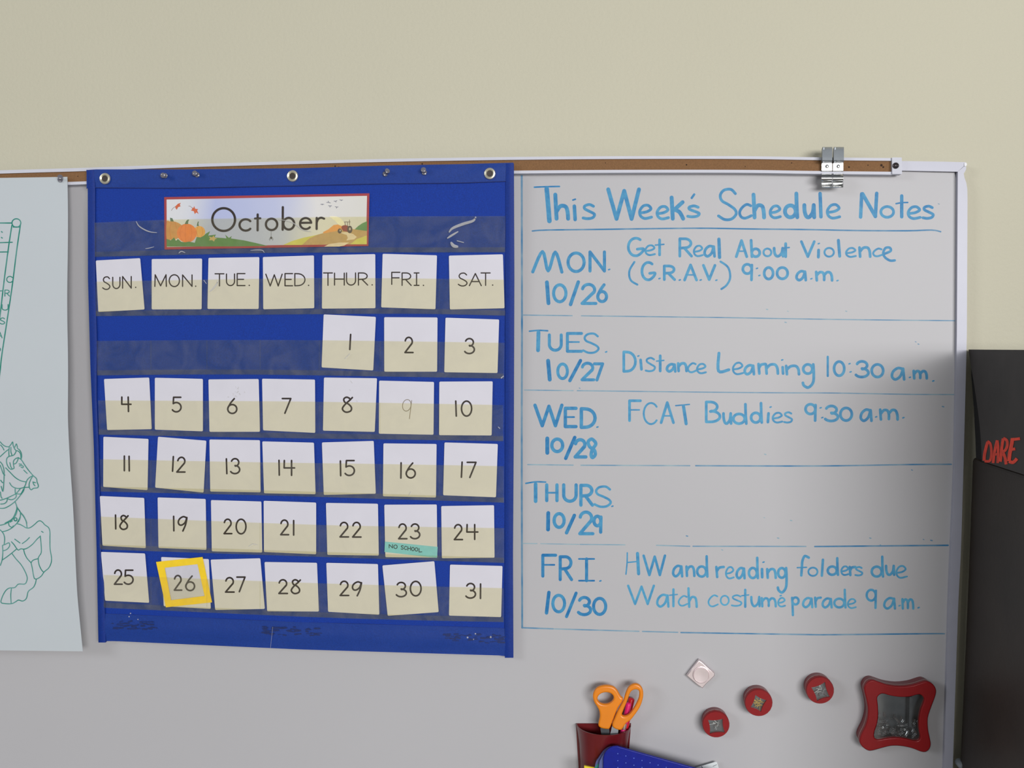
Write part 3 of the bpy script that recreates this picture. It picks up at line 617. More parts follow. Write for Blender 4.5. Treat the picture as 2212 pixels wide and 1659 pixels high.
# vinyl pockets: (top polyline, bottom polyline)
PK = [
 ([(204, 481), (380, 474), (560, 471), (820, 467.5), (1092, 466.6)], [(205, 555), (420, 550), (640, 546), (1091, 545)]),
 ([(207, 608.4), (560, 602), (800, 600.5), (1090, 604)], [(207, 683), (657, 679), (900, 678), (1091, 682)]),
 ([(209, 736.5), (453, 734.5), (695, 735), (1090, 740.5)], [(210, 811), (500, 809), (806, 813), (1088.6, 818)]),
 ([(212, 865), (451, 866), (700, 868), (1087.5, 875)], [(213.4, 939), (560, 945.6), (800, 949), (1087.5, 953)]),
 ([(215.5, 992), (564, 998.7), (800, 1002), (1088.6, 1007)], [(217.6, 1062), (562, 1070), (800, 1077), (1088.6, 1086)]),
 ([(216.3, 1116), (659.5, 1133), (900, 1138), (1089, 1141)], [(215, 1187), (659.5, 1202), (900, 1210), (1089, 1216)]),
 ([(224, 1242), (659.5, 1259), (900, 1266), (1088, 1270.7)], [(224, 1313), (659.5, 1332.6), (900, 1340), (1088, 1344)])]
VD = .0046
creases = {0: [(2.2, [(294, 478), (300, 488), (312, 496), (325, 501), (339, 502.5)]), (1.4, [(314, 537), (322, 536), (333, 533)]), (5, [(1028, 468), (1022, 477), (1000, 484), (978, 493), (970, 502)]),
               (3.6, [(966, 515), (975, 509), (990, 500)]), (6, [(974, 523), (980, 531), (990, 533)]), (1.6, [(600, 474), (625, 478), (640, 486), (655, 497), (672, 500)]), (1.8, [(386, 547), (392, 543), (400, 546)]), (1.5, [(541, 541), (555, 540), (567, 541), (571, 546)]), (1.8, [(987, 520), (1002, 524)])],
           1: [(2.4, [(471, 606), (468, 614), (460, 624), (453, 630)]), (1.4, [(440, 605), (446, 613)])],
           2: [(2.4, [(1088, 812), (1082, 817)]), (1.2, [(745, 775), (756, 764)])], 3: [(1.6, [(1076, 922), (1080, 926)])], 4: [(1, [(884, 1070), (888, 1062)])], 5: [(1, [(537, 1181), (546, 1175), (556, 1177)])], 6: []}
for k, (tp, bp_) in enumerate(PK):
    tp, bp_ = smooth(tp, 4), smooth(bp_, 4)
    def fn(u, v, tp=tp, bp_=bp_, k=k):
        xt = tp[0][0] + (tp[-1][0] - tp[0][0]) * u; xb = bp_[0][0] + (bp_[-1][0] - bp_[0][0]) * u
        yt, yb = interp(tp, xt), interp(bp_, xb)
        x, y = xt + (xb - xt) * v, yt + (yb - yt) * v
        bul = VD if v < .85 else VD - (v - .85) / .15 * .0026
        return P(x, y, dch(x, y) + bul + .0004 * math.sin(u * 31 + k * 2) * (1 - v))
    mb = MB(); vs = []; nu, nv = 60, 8
    for j in range(nv + 1):
        for i in range(nu + 1): vs.append(fn(i / nu, j / nv))
    mb.add(vs, [(j * (nu + 1) + i, (j + 1) * (nu + 1) + i, (j + 1) * (nu + 1) + i + 1, j * (nu + 1) + i + 1) for j in range(nv) for i in range(nu)])
    pk = mb.build('clear_pocket', M['vinyl'], chart, sm=True, recalc=False)
    # welded foot band and column welds
    wl = MB(); f2 = lambda x, y: dch(x, y) + VD + .0003
    n = 40
    lo = [(bp_[0][0] + (bp_[-1][0] - bp_[0][0]) * i / n) for i in range(n + 1)]
    vs = [P(x, interp(bp_, x) - 11, f2(x, 0) - .0009) for x in lo] + [P(x, interp(bp_, x) - .3, f2(x, 0) - .0022) for x in lo]
    vs = [P(x, interp(bp_, x) - 11, dch(x, interp(bp_, x)) + VD - .0012) for x in lo] + [P(x, interp(bp_, x) - .3, dch(x, interp(bp_, x)) + .0023) for x in lo]
    wl.add(vs, [(i, n + 1 + i, n + 2 + i, i + 1) for i in range(n)])
    if k:
        for xw in (326, 447, 562, 690, 821, 949):
            yt, yb = interp(tp, xw), interp(bp_, xw)
            wl.add([P(xw - .7, yt, dch(xw, yt) + VD + .0004), P(xw + .7, yt, dch(xw, yt) + VD + .0004), P(xw + .7, yb - 12, dch(xw, yb) + VD + .0004), P(xw - .7, yb - 12, dch(xw, yb) + VD + .0004)], [(0, 3, 2, 1)])
    wl.build('pocket_weld', M['weld'], pk, recalc=False)
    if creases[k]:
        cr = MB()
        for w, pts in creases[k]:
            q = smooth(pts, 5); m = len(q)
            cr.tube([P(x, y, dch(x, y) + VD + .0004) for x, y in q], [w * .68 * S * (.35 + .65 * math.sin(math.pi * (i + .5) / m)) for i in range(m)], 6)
        tag(cr.build('vinyl_crease', M['crease'], pk, sm=True), kind='stuff')  # ridges of the vinyl; their pale colour stands for the highlights on them
# reinforcement beads and loose thread near the bottom
cr = MB()
for x, y, r in [(282, 1325, 1.6), (279, 1332, 1.6), (298, 1338, 1.4), (1010, 1377, 2.2), (1027, 1369, 1.8), (1023, 1381, 1.6), (1060, 1376, 2.6)]:
    cr.lathe(P(x, y, dch(x, y) + .003), (0, -1, 0), [(r * S, 0), (r * S * .7, r * S * .7), (0, r * S)], 8)
tag(cr.build('clear_beads', M['crease'], chart, sm=True), kind='stuff')
ink = Ink(lambda x, y: dch(x, y) + .0030)
for x0, x1, yy in [(236, 330, 1350), (566, 706, 1362), (952, 1082, 1378)]:
    for k in range(34):
        x = random.uniform(x0, x1); y = yy + (x - x0) * .02 + random.uniform(-9, 9); ink.line([(x, y), (x + random.uniform(4, 16), y + random.uniform(-2, 2))], random.uniform(1, 4), .5)
tag(ink.build('tape_residue', mat('dark_tape_residue', (17, 40, 100), .5, noise=300, vary=.2), chart), kind='stuff')
cr = MB(); q = smooth([(589, 1354), (587, 1375), (584, 1400)], 5)
cr.tube([P(x, y, dch(x, y) + .0042) for x, y in q], .25 * S * 1.2, 5)
cr.build('loose_thread', M['crease'], chart, sm=True)

# ------------------------------------------------------------------ cards
RA, RB, RC, RD_, RE, RF = ((190, 540), 4.706), ((640, 540), 4.514), ((190, 800), 4.706), ((640, 800), 4.514), ((190, 1060), 4.366), ((640, 1060), 4.366)
def tp_(r, x, y): return (r[0][0] + x / r[1], r[0][1] + y / r[1])
def dcard(x, y): return dch(x, y) + .0022
COLN = {0: 'Sunday', 1: 'Monday', 2: 'Tuesday', 3: 'Wednesday', 4: 'Thursday', 5: 'Friday', 6: 'Saturday'}
cards = {}
def card(label, quad, marks, w, r=None, mt=None, group='printed calendar cards', pname='printed_number', bend=None):
    q = [tp_(c[0], c[1], c[2]) for c in quad]
    t = thing('calendar_card', label, 'card', group)
    mb = plate(inset_round(q, 2.6, 3), dcard, .0005)
    mb.build('card_sheet', M['card'], t)
    ink = Ink(dcard)
    for m in marks:
        rg = m[-1] if isinstance(m[-1], tuple) and isinstance(m[-1][0], tuple) else r
        mm = m[:-1] if rg is m[-1] else m
        if mm[0] == 'L':
            ink.line([tp_(rg, *p) for p in mm[1:]], w)
        elif mm[0] == '.':
            ink.line([tp_(rg, mm[1], mm[2])], w * 1.15)
        else:
            for st in glyph(*mm):
                ink.line([tp_(rg, *p) for p in st], w)
    ink.build(pname, mt or M['black'], t)
    return t, q
def q4(r, *p): return [(r, p[2 * i], p[2 * i + 1]) for i in range(4)]
WD = dict(group='weekday heading cards', pname='printed_word')
card('white heading card reading SUN.', q4(RA, 80, 107, 530, 83, 575, 605, 105, 630), [('S', 150, 274, 222, 400), ('U', 252, 278, 325, 392), ('N', 352, 270, 440, 388), ('.', 485, 380)], 2.7, RA, **WD)
card('white heading card reading MON.', q4(RA, 648, 92, 1160, 87, 1155, 603, 648, 605), [('Mp', 680, 252, 797, 370), ('O', 826, 252, 930, 372), ('N', 962, 254, 1058, 370), ('.', 1095, 368)], 2.7, RA, **WD)
card('white heading card reading TUE.', q4(RA, 1225, 80, 1742, 72, 1735, 600, 1215, 600), [('T', 1292, 242, 1382, 365), ('U', 1408, 244, 1490, 362), ('E', 1517, 240, 1596, 362), ('.', 1640, 360)], 2.7, RA, **WD)
card('white heading card reading WED.', [(RA, 1778, 72), (RB, 172, 53), (RB, 175, 568), (RA, 1782, 603)], [('W', 1808, 246, 1974, 366), ('E', 2003, 240, 2080, 364), ('D', 2103, 240, 2206, 364), ('.', 120, 345, RB)], 2.7, RA, **WD)
card('white heading card reading THUR.', q4(RB, 255, 50, 770, 40, 772, 568, 250, 572), [('T', 266, 224, 352, 345), ('H', 373, 226, 468, 342), ('U', 490, 224, 578, 342), ('R', 606, 224, 696, 342), ('.', 740, 340)], 2.7, RB, **WD)
card('white heading card reading FRI.', q4(RB, 842, 37, 1372, 52, 1357, 578, 828, 560), [('F', 931, 218, 1010, 335), ('R', 1032, 224, 1120, 345), ('I', 1150, 224, 1196, 345), ('.', 1240, 345)], 2.7, RB, **WD)
card('white heading card reading SAT.', q4(RB, 1488, 55, 2015, 42, 2030, 568, 1498, 580), [('S', 1580, 226, 1664, 350), ('A', 1688, 230, 1804, 348), ('T', 1802, 224, 1890, 345), ('.', 1915, 342)], 2.7, RB, **WD)
NW = 3.7
DC = [
 (1, 4, q4(RB, 267, 628, 776, 652, 750, 1175, 247, 1145), [('L', (530, 824), (522, 970))], RB),
 (2, 5, q4(RB, 857, 655, 1377, 658, 1373, 1187, 858, 1187), [('2', 1060, 852, 1138, 1000)], RB),
 (3, 6, q4(RB, 1455, 660, 1978, 678, 1962, 1200, 1443, 1192), [('3', 1652, 864, 1738, 1010)], RB),
 (4, 0, q4(RC, 163, 88, 622, 73, 648, 598, 195, 607), [('4', 342, 272, 437, 418, -.02)], RC),
 (5, 1, q4(RC, 680, 75, 1168, 87, 1168, 620, 680, 603), [('5', 862, 274, 948, 422)], RC),
 (6, 2, q4(RC, 1225, 92, 1735, 88, 1748, 625, 1235, 625), [('6', 1421, 288, 1513, 438)], RC),
 (7, 3, [(RC, 1770, 85), (RD_, 182, 90), (RD_, 185, 610), (RC, 1780, 610)], [('7', 1976, 287, 2062, 436)], RC),
 (8, 4, q4(RD_, 270, 70, 787, 77, 765, 600, 260, 588), [('8', 448, 262, 547, 408)], RD_),
 (9, 5, q4(RD_, 808, 100, 1343, 113, 1338, 628, 805, 618), [('nine', 1032, 285, 1124, 472, .1)], RD_),
 (10, 6, q4(RD_, 1395, 110, 1915, 107, 1905, 635, 1392, 632), [('L', (1555, 300), (1560, 446)), ('0', 1611, 300, 1710, 446)], RD_),
 (11, 0, q4(RC, 157, 675, 615, 697, 605, 1218, 155, 1185), [('L', (370, 872), (370, 1020)), ('L', (418, 874), (420, 1022))], RC),
 (12, 1, q4(RC, 712, 675, 1203, 715, 1175, 1243, 683, 1192), [('L', (868, 877), (860, 1025)), ('2', 908, 884, 990, 1034, .06)], RC),
 (13, 2, q4(RC, 1235, 703, 1748, 710, 1755, 1240, 1243, 1232), [('L', (1407, 900), (1412, 1050)), ('3', 1460, 898, 1544, 1050)], RC),
 (14, 3, [(RC, 1772, 722), (RD_, 172, 705), (RD_, 188, 1208), (RC, 1790, 1250)], [('L', (1942, 915), (1945, 1065)), ('4', 1992, 917, 2100, 1067)], RC),
 (15, 4, q4(RD_, 250, 703, 755, 688, 775, 1203, 268, 1215), [('L', (430, 884), (433, 1027)), ('5', 480, 880, 568, 1025)], RD_),
 (16, 5, q4(RD_, 850, 712, 1368, 718, 1362, 1240, 845, 1228), [('L', (1022, 902), (1020, 1050)), ('6', 1072, 904, 1160, 1049)], RD_),
 (17, 6, q4(RD_, 1445, 703, 1965, 718, 1947, 1238, 1432, 1218), [('L', (1617, 895), (1610, 1042)), ('7', 1667, 897, 1752, 1044)], RD_),
 (18, 0, q4(RE, 112, 50, 530, 68, 545, 542, 137, 518), [('L', (260, 230), (262, 360)), ('8', 300, 234, 378, 365)], RE),
 (19, 1, q4(RE, 657, 63, 1110, 78, 1117, 558, 665, 540), [('L', (808, 242), (810, 378)), ('9', 852, 245, 938, 380)], RE),
 (20, 2, q4(RE, 1160, 88, 1635, 102, 1643, 583, 1168, 572), [('2', 1284, 269, 1356, 405), ('0', 1398, 269, 1490, 407)], RE),
 (21, 3, [(RE, 1657, 95), (RF, 187, 112), (RF, 187, 600), (RE, 1660, 578)], [('2', 1818, 277, 1892, 415), ('L', (1940, 282), (1940, 418))], RE),
 (22, 4, q4(RF, 280, 115, 770, 123, 778, 612, 293, 605), [('2', 413, 299, 492, 436), ('2', 532, 299, 610, 437)], RF),
 (23, 5, q4(RF, 830, 132, 1325, 130, 1330, 632, 840, 627), [('2', 966, 314, 1043, 453), ('3', 1086, 314, 1166, 453)], RF),
 (24, 6, q4(RF, 1367, 145, 1865, 137, 1870, 632, 1373, 637), [('2', 1491, 320, 1567, 461), ('4', 1607, 320, 1712, 459)], RF),
 (25, 0, q4(RE, 122, 577, 538, 592, 577, 1057, 162, 1037), [('2', 250, 748, 322, 882), ('5', 346, 750, 427, 882)], RE),
 (26, 1, q4(RE, 690, 625, 1140, 645, 1158, 1115, 715, 1090), [('2', 815, 800, 884, 938), ('6', 923, 805, 1005, 942)], RE),
 (27, 2, q4(RE, 1157, 650, 1625, 637, 1668, 1115, 1200, 1125), [('2', 1298, 820, 1378, 956), ('7', 1405, 815, 1481, 952)], RE),
 (28, 3, [(RE, 1665, 672), (RF, 195, 680), (RF, 213, 1140), (RE, 1690, 1137)], [('2', 1801, 840, 1881, 969), ('8', 1916, 840, 2003, 970)], RE),
 (29, 4, q4(RF, 283, 680, 770, 692, 783, 1170, 300, 1142), [('2', 414, 854, 494, 988), ('9', 530, 860, 620, 991)], RF),
 (30, 5, q4(RF, 812, 705, 1302, 665, 1343, 1145, 862, 1180), [('3', 953, 865, 1040, 1000), ('0', 1076, 855, 1177, 992)], RF),
 (31, 6, q4(RF, 1450, 697, 1945, 710, 1932, 1192, 1440, 1178), [('3', 1609, 875, 1692, 1013), ('L', (1738, 880), (1737, 1016))], RF)]
EX = {9: 'white card with a thin pencilled 9, in the Friday column', 23: 'white card printed 23 with a teal NO SCHOOL strip across it',
      26: 'white card printed 26 behind the yellow square frame', 30: 'white card printed 30, tilted, in the last row of dates', 12: 'white card printed 12, tilted, in the Monday column'}
for n, cidx, quad, marks, rg in DC:
    row = ['first', 'second', 'third', 'fourth', 'last'][min(4, (n + 3) // 7)]
    lab = EX.get(n, 'white card printed %d, %s column, %s row of dates' % (n, COLN[cidx], row))
    cards[n] = card(lab, quad, marks, 1.6 if n == 9 else NW, rg, mt=M['pencil'] if n == 9 else None)
# folded-over corner of the SUN card is a faint crease; smudges on 6 and 8 belong to the cards
c6 = Ink(dcard)
for _ in range(16):
    x = random.gauss(508, 9); y = random.gauss(848, 6); c6.line([(x, y), (x + random.uniform(-3, 3), y + random.uniform(-2, 3))], random.uniform(.8, 2), 0)
SMUDGE = mat('faint_grey_smudge', (196, 194, 198), .7, noise=80, vary=.05)
tag(c6.build('smudge', SMUDGE, cards[6][0]), kind='stuff')
c8 = Ink(dcard)
for x, y in [(757, 823), (759, 826), (755, 842), (770, 866)]: c8.line([(x, y), (x + 2, y + 1.5)], 1.6, 0)
tag(c8.build('smudge', SMUDGE, cards[8][0]), kind='stuff')
# tape on 23
tq = [tp_(RF, *p) for p in ((836, 480), (1334, 530), (1327, 634), (832, 578))]
tape = plate(tq, lambda x, y: dcard(x, y) + .0003, .0002).build('paper_strip', M['teal'], cards[23][0]); tape['label'] = 'teal paper strip lettered NO SCHOOL'
ink = Ink(lambda x, y: dcard(x, y) + .0003)
for it in [('N', 876, 508, 908, 540), ('O', 920, 512, 952, 546), ('S', 988, 518, 1010, 552), ('C', 1020, 524, 1042, 556), ('H', 1052, 528, 1078, 562), ('O', 1088, 534, 1112, 566), ('O', 1120, 538, 1146, 570), ('L', 1158, 544, 1184, 578)]:
    for st in glyph(*it): ink.line([tp_(RF, *p) for p in st], 1.7, .7)
ink.build('lettering', M['penink'], tape)
# yellow square marker around 26
ym = thing('date_marker', 'yellow square card frame tilted around the number 26', 'marker')
dy = lambda x, y: dch(x, y) + .0034
ou = [tp_(RE, *p) for p in ((642, 672), (1080, 625), (1170, 1053), (735, 1100))]; inn = [tp_(RE, *p) for p in ((723, 727), (1033, 693), (1100, 993), (783, 1033))]
mb = MB(); vs = []
for lp in (ou, inn):
    for x, y in lp: vs.append(P(x, y, dy(x, y)))
vs += [Vector((v.x, v.y + .0004, v.z)) for v in vs]
fs = []
for i in range(4):
    j = (i + 1) % 4
    fs += [(i, j, 4 + j, 4 + i), (8 + i, 12 + i, 12 + j, 8 + j), (i, 8 + i, 8 + j, j), (4 + i, 4 + j, 12 + j, 12 + i)]
mb.add(vs, fs).build('yellow_border', M['yellow'], ym)
mb = MB(); mb.add([P(x, y, dy(x, y) - .0002) for x, y in [(ou[i][0] * .3 + inn[i][0] * .7, ou[i][1] * .3 + inn[i][1] * .7) for i in range(4)]], [(0, 3, 2, 1)])
mb.build('clear_window', M['vframe'], ym, recalc=False)

# ------------------------------------------------------------------ October banner
ob = thing('month_card', 'long illustrated card reading October with pumpkins and a farm road', 'card')
OQ = [(354.7, 425.8), (798, 417.6), (795.7, 531.5), (355.4, 539)]
REDB = mat('dull_red_print', (160, 56, 62), .55, noise=80, vary=.08)
plate(OQ, dcard, .0005).build('card_sheet', REDB, ob)
def bl(u, v):                        # place on the banner, 0..1
    (ax, ay), (bx, by), (cx, cy), (dx_, dy_) = OQ
    return ((ax * (1 - u) + bx * u) * (1 - v) + (dx_ * (1 - u) + cx * u) * v, (ay * (1 - u) + by * u) * (1 - v) + (dy_ * (1 - u) + cy * u) * v)
def gradient_mat(name, stops, axis_from, axis_to):
    m = bpy.data.materials.new(name); m.use_nodes = True; nt = m.node_tree; b = nt.nodes['Principled BSDF']; b.inputs['Roughness'].default_value = .5
    tc = nt.nodes.new('ShaderNodeTexCoord'); sx = nt.nodes.new('ShaderNodeSeparateXYZ'); nt.links.new(tc.outputs['Object'], sx.inputs[0])
    mr = nt.nodes.new('ShaderNodeMapRange'); mr.inputs['From Min'].default_value = axis_from; mr.inputs['From Max'].default_value = axis_to
    nz = nt.nodes.new('ShaderNodeTexNoise'); nz.inputs['Scale'].default_value = 9; nt.links.new(tc.outputs['Object'], nz.inputs['Vector'])
    ad = nt.nodes.new('ShaderNodeMath'); ad.operation = 'MULTIPLY_ADD'; ad.inputs[1].default_value = .35
    sb = nt.nodes.new('ShaderNodeMath'); sb.operation = 'SUBTRACT'; sb.inputs[1].default_value = .17
    nt.links.new(sx.outputs['X'], mr.inputs['Value']); nt.links.new(nz.outputs['Fac'], ad.inputs[0]); nt.links.new(mr.outputs[0], ad.inputs[2]); nt.links.new(ad.outputs[0], sb.inputs[0])
    cr_ = nt.nodes.new('ShaderNodeValToRGB'); nt.links.new(sb.outputs[0], cr_.inputs[0])
    el = cr_.color_ramp.elements; el[0].position, el[0].color = stops[0][0], srgb(*stops[0][1]); el[1].position, el[1].color = stops[-1][0], srgb(*stops[-1][1])
    for p_, c_ in stops[1:-1]:
        e = el.new(p_); e.color = srgb(*c_)
    nt.links.new(cr_.outputs[0], b.inputs['Base Color']); return m
skym = gradient_mat('printed_sky', [(0, (222, 222, 222)), (.12, (212, 214, 222)), (.28, (176, 184, 222)), (.62, (188, 194, 224)), (.85, (222, 220, 218)), (1, (216, 214, 208))], P(360, 480).x, P(793, 480).x)
b5 = (.0115, .047)
sk = Ink(lambda x, y: dcard(x, y), 2e-6)
sk.poly([bl(b5[0], b5[1]), bl(1 - b5[0], b5[1]), bl(1 - b5[0], 1 - b5[1]), bl(b5[0], 1 - b5[1])][::-1]); sk.build('printed_sky', skym, ob)
OL = [0]
def art(name, col, shapes, gl=((350, 410), 9.617), sm_=True, lines=None, w=1):
    OL[0] += 1; k = OL[0]
    m = mat('print_' + name, col, .55, noise=120, vary=.08)
    i = Ink(lambda x, y: dcard(x, y) + k * 1.0e-5, 1e-6)
    for s_ in shapes:
        pts = [tp_(gl, *p) for p in s_]
        if sm_: pts = smooth(pts, 4, True)
        i.poly(pts[::-1])
    for s_ in (lines or []):
        q = [tp_(gl, *p) for p in s_]; i.line(smooth(q, 4) if len(q) > 2 else q, w)
    return i.build('printed_' + name, m, ob)
OG2 = ((570, 410), 9.217)
el = lambda cx, cy, rx, ry, n=20: ellipse(cx, cy, rx, ry, 0, 360, n)[:-1]
art('pumpkin', (206, 150, 84), [[(95, 668), (160, 655), (260, 660), (360, 700), (420, 760), (430, 860), (400, 960), (300, 1020), (180, 1040), (95, 1030)]])
art('pumpkin', (226, 168, 88), [el(775, 875, 122, 122)])
art('pumpkin', (230, 134, 66), [el(515, 900, 205, 195)])
art('pumpkin_ribs', (204, 112, 50), [], lines=[[(420, 740), (370, 900), (420, 1060)], [(500, 712), (480, 900), (500, 1085)], [(590, 730), (620, 900), (590, 1070)], [(740, 770), (720, 880), (750, 980)], [(820, 775), (845, 880), (810, 985)], [(190, 680), (160, 840), (190, 1020)], [(270, 670), (290, 760), (300, 800)]], w=.6)
art('stem', (96, 118, 92), [[(165, 580), (215, 590), (245, 660), (175, 655)], [(470, 710), (500, 650), (530, 620), (565, 618), (545, 660), (540, 712)], [(722, 750), (730, 700), (745, 660), (768, 660), (755, 700), (765, 755)]], sm_=False)
art('grass', (92, 134, 78), [[(95, 1020), (180, 1050), (250, 990), (290, 1060), (330, 1020), (400, 1080), (480, 1090), (560, 1075), (680, 1100), (720, 980), (800, 990), (870, 950), (910, 910), (1000, 860), (960, 950), (1120, 930), (1090, 990), (1250, 1000), (1340, 1010), (1310, 930), (1390, 1000), (1450, 960), (1430, 1010), (1700, 1050), (1950, 1105), (2200, 1165), (1500, 1175), (95, 1180)]], sm_=False)
art('fallen_leaf', (196, 168, 112), [[(975, 970), (1040, 990), (1070, 950), (1100, 1000), (1145, 1010), (1100, 1030), (1080, 1075), (1040, 1045), (975, 1050), (1000, 1015)]], sm_=False)
art('leaf', (204, 100, 62), [[(270, 350), (330, 290), (390, 270), (370, 310), (385, 345), (335, 360), (305, 415), (285, 390)], [(665, 335), (690, 395), (750, 400), (730, 430), (760, 505), (715, 470), (680, 505), (660, 445), (600, 430), (630, 395), (610, 370), (655, 375)]], sm_=False)
art('leaf_stem', (140, 120, 112), [], lines=[[(275, 350), (225, 385), (195, 430)], [(620, 375), (590, 345), (555, 338)]], w=.9)
art('far_hill', (104, 146, 96), [[(1800, 795), (1880, 720), (1960, 665), (2055, 625), (2052, 830), (1900, 840)]], OG2, False)
art('brown_field', (190, 158, 108), [[(740, 1098), (900, 960), (1080, 890), (1300, 830), (1500, 790), (1760, 780), (1900, 800), (2052, 820), (2050, 1085), (1400, 1090)]], OG2, False)
art('orange_hill', (228, 160, 88), [[(1180, 840), (1280, 790), (1390, 700), (1470, 690), (1560, 720), (1600, 780), (1400, 830), (1180, 870)]], OG2, False)
art('yellow_field', (206, 200, 100), [[(380, 1100), (560, 1020), (800, 950), (960, 920), (1080, 890), (900, 970), (760, 1098)]], OG2, False)
art('yellow_meadow', (206, 200, 100), [[(1720, 1085), (1850, 980), (2050, 910), (2048, 1085)]], OG2, False)
art('road', (224, 206, 180), [[(1200, 1130), (1300, 1080), (1500, 1050), (1700, 1050), (1600, 1110), (1500, 1130)], [(1520, 850), (1640, 840), (1780, 880), (1850, 940), (1800, 985), (1640, 1010), (1670, 960), (1650, 900), (1560, 870)]], OG2, False)
art('dust_cloud', (238, 232, 206), [[(1310, 530), (1440, 530), (1540, 580), (1600, 670), (1580, 720), (1500, 700), (1420, 620)]], OG2)
art('tractor', (150, 76, 64), [[(1560, 715), (1620, 700), (1680, 720), (1680, 840), (1580, 820), (1540, 760)]], OG2, False)
art('tractor_wheel', (92, 80, 74), [el(1710, 790, 52, 75), el(1510, 820, 40, 50)], OG2)
art('wheel_hub', (190, 180, 165), [el(1712, 780, 18, 28), el(1520, 810, 14, 20)], OG2)
art('tractor_cab', (110, 90, 80), [], OG2, lines=[[(1600, 640), (1720, 640)], [(1665, 640), (1668, 760)], [(1706, 600), (1706, 700)], [(1612, 640), (1622, 700)]], w=1.1)
art('bird', (92, 94, 116), [], OG2, lines=[[(1130, 290), (1165, 285), (1195, 292)], [(1165, 285), (1160, 303)], [(1250, 250), (1290, 252), (1325, 262)], [(1290, 252), (1282, 225)], [(1395, 225), (1425, 228), (1455, 215)], [(1425, 228), (1435, 245)], [(1510, 200), (1545, 205), (1570, 202)], [(1545, 205), (1540, 218)], [(1285, 315), (1318, 320), (1350, 318)], [(1318, 320), (1315, 348)], [(1420, 335), (1450, 342), (1478, 340)], [(1450, 342), (1446, 368)]], w=1)
art('spider', (70, 66, 66), [el(145, 955, 18, 26, 10)], OG2, lines=[[(145, 830), (145, 930)], [(105, 990), (125, 950), (145, 945), (165, 950), (188, 990)], [(115, 1010), (130, 975), (160, 975), (175, 1010)]], w=.6)
ink = Ink(lambda x, y: dcard(x, y) + .0004, 1e-6)
G1 = ((350, 410), 9.617)
ink.line([tp_(G1, *p) for p in A(1280, 618, 236, 236, 0, 360, 60)], 5.0)
ink.line([tp_(G1, *p) for p in A(1738, 730, 128, 118, -42, -318, 40)], 4.8)
ink.line([tp_(G1, 1987, 512), tp_(G1, 1985, 842)], 4.8); ink.line([tp_(G1, 1930, 597), tp_(G1, 2042, 592)], 4.4)
ink.line([tp_(OG2, *p) for p in A(153, 688, 113, 113, 0, 360, 48)], 4.8)
ink.line([tp_(OG2, 377, 345), tp_(OG2, 374, 795)], 4.8); ink.line([tp_(OG2, *p) for p in A(495, 675, 108, 116, 0, 360, 48)], 4.8)
ink.line([tp_(OG2, *p) for p in [(722, 658), (940, 655)] + A(832, 672, 112, 110, -8, -318, 40)], 4.6)
ink.line([tp_(OG2, 1052, 560), tp_(OG2, 1050, 780)], 4.8); ink.line([tp_(OG2, *p) for p in smooth([(1056, 640), (1085, 580), (1140, 556), (1200, 575)], 5)], 4.6)
ink.build('printed_word', M['black'], ob)

# ------------------------------------------------------------------ push pins
def push_pin(px, py, d, tilt, label, s=1.0):
    ax = Vector((tilt[0], -1, tilt[1])).normalized(); c = P(px, py, d)
    t = thing('push_pin', label, 'push pin', 'push pins')
    MB().lathe(c, ax, [(.0005, -.006), (.0005, .0008)], 6).build('needle', M['steel'], t)
    MB().lathe(c, ax, [(.0018, .0005), (.0036 * s, .0009), (.0036 * s, .0019), (.002 * s, .0028), (.0017 * s, .0062), (.0024 * s, .0078), (.0036 * s, .0088), (.0037 * s, .0102), (.0028 * s, .0109), (0, .011)], 18).build('plastic_head', M['pin'], t, sm=True)
    return t
dh = lambda x, y: dch(x, y) + .0028
push_pin(357.5, 379.5, dh(358, 380), (.05, -.1), 'grey push pin in blue hem, first one after the left grommet')
push_pin(427, 378.5, dh(427, 378), (-.05, .15), 'grey push pin in blue hem, between it and the middle grommet another pin')
bpy.data.objects['push_pin.001']['label'] = 'grey push pin in blue hem above the left end of the October card'
bpy.data.objects['push_pin']['label'] = 'grey push pin in blue hem above the leaf and pumpkin end, nearest the left grommet'
push_pin(831, 377, dh(831, 377), (.75, .55), 'tilted grey push pin in blue hem just past the end of the October card')
push_pin(917, 374, dh(917, 374), (0, .35), 'grey push pin in blue hem nearest the right-hand grommet')

# ------------------------------------------------------------------ drawing on paper
pp = thing('drawing_sheet', 'white paper sheet with green line drawing of a horse and a banner pole', 'poster')
PXR = [(381, 145.5), (560, 146.5), (700, 145.5), (900, 147), (1010, 152), (1150, 160), (1290, 168), (1407, 178)]
def dpap(x, y):
    t = min(max((y - 381) / 1025, 0), 1)
    return .0300 + .010 * math.sin(t * math.pi) * (.4 + .6 * min(max((x + 350) / 520, 0), 1)) + .016 * t + .0022 * math.sin(y * .013 + x * .01) * t
def pfn(u, v):
    y0 = 382 + (1 - u) * 8; y1 = 1407 - (1 - u) * 6; y = y0 + (y1 - y0) * v
    xr = interp(PXR, y) + .8 * math.sin(v * 20); x = -360 + (xr + 360) * u
    return P(x, y, dpap(x, y))
sheet(pfn, 26, 50, .0004).build('paper', M['paper'], pp, sm=True)
K1, K2, K3, K4 = ((0, 460), 4.611), ((0, 930), 8.292), ((0, 1100), 7.538), ((0, 800), 2.552)
ink = Ink(lambda x, y: dpap(x, y) + .0002)
def gd(k, pts, w=2.1, t=.75, sm_=True, closed=False):
    q = [tp_(k, *p) for p in pts]; ink.line(smooth(q, 5, closed) if sm_ and len(q) > 2 else q, w, t)
gd(K1, ellipse(163, 100, 44, 42), 2.4, .85, False)
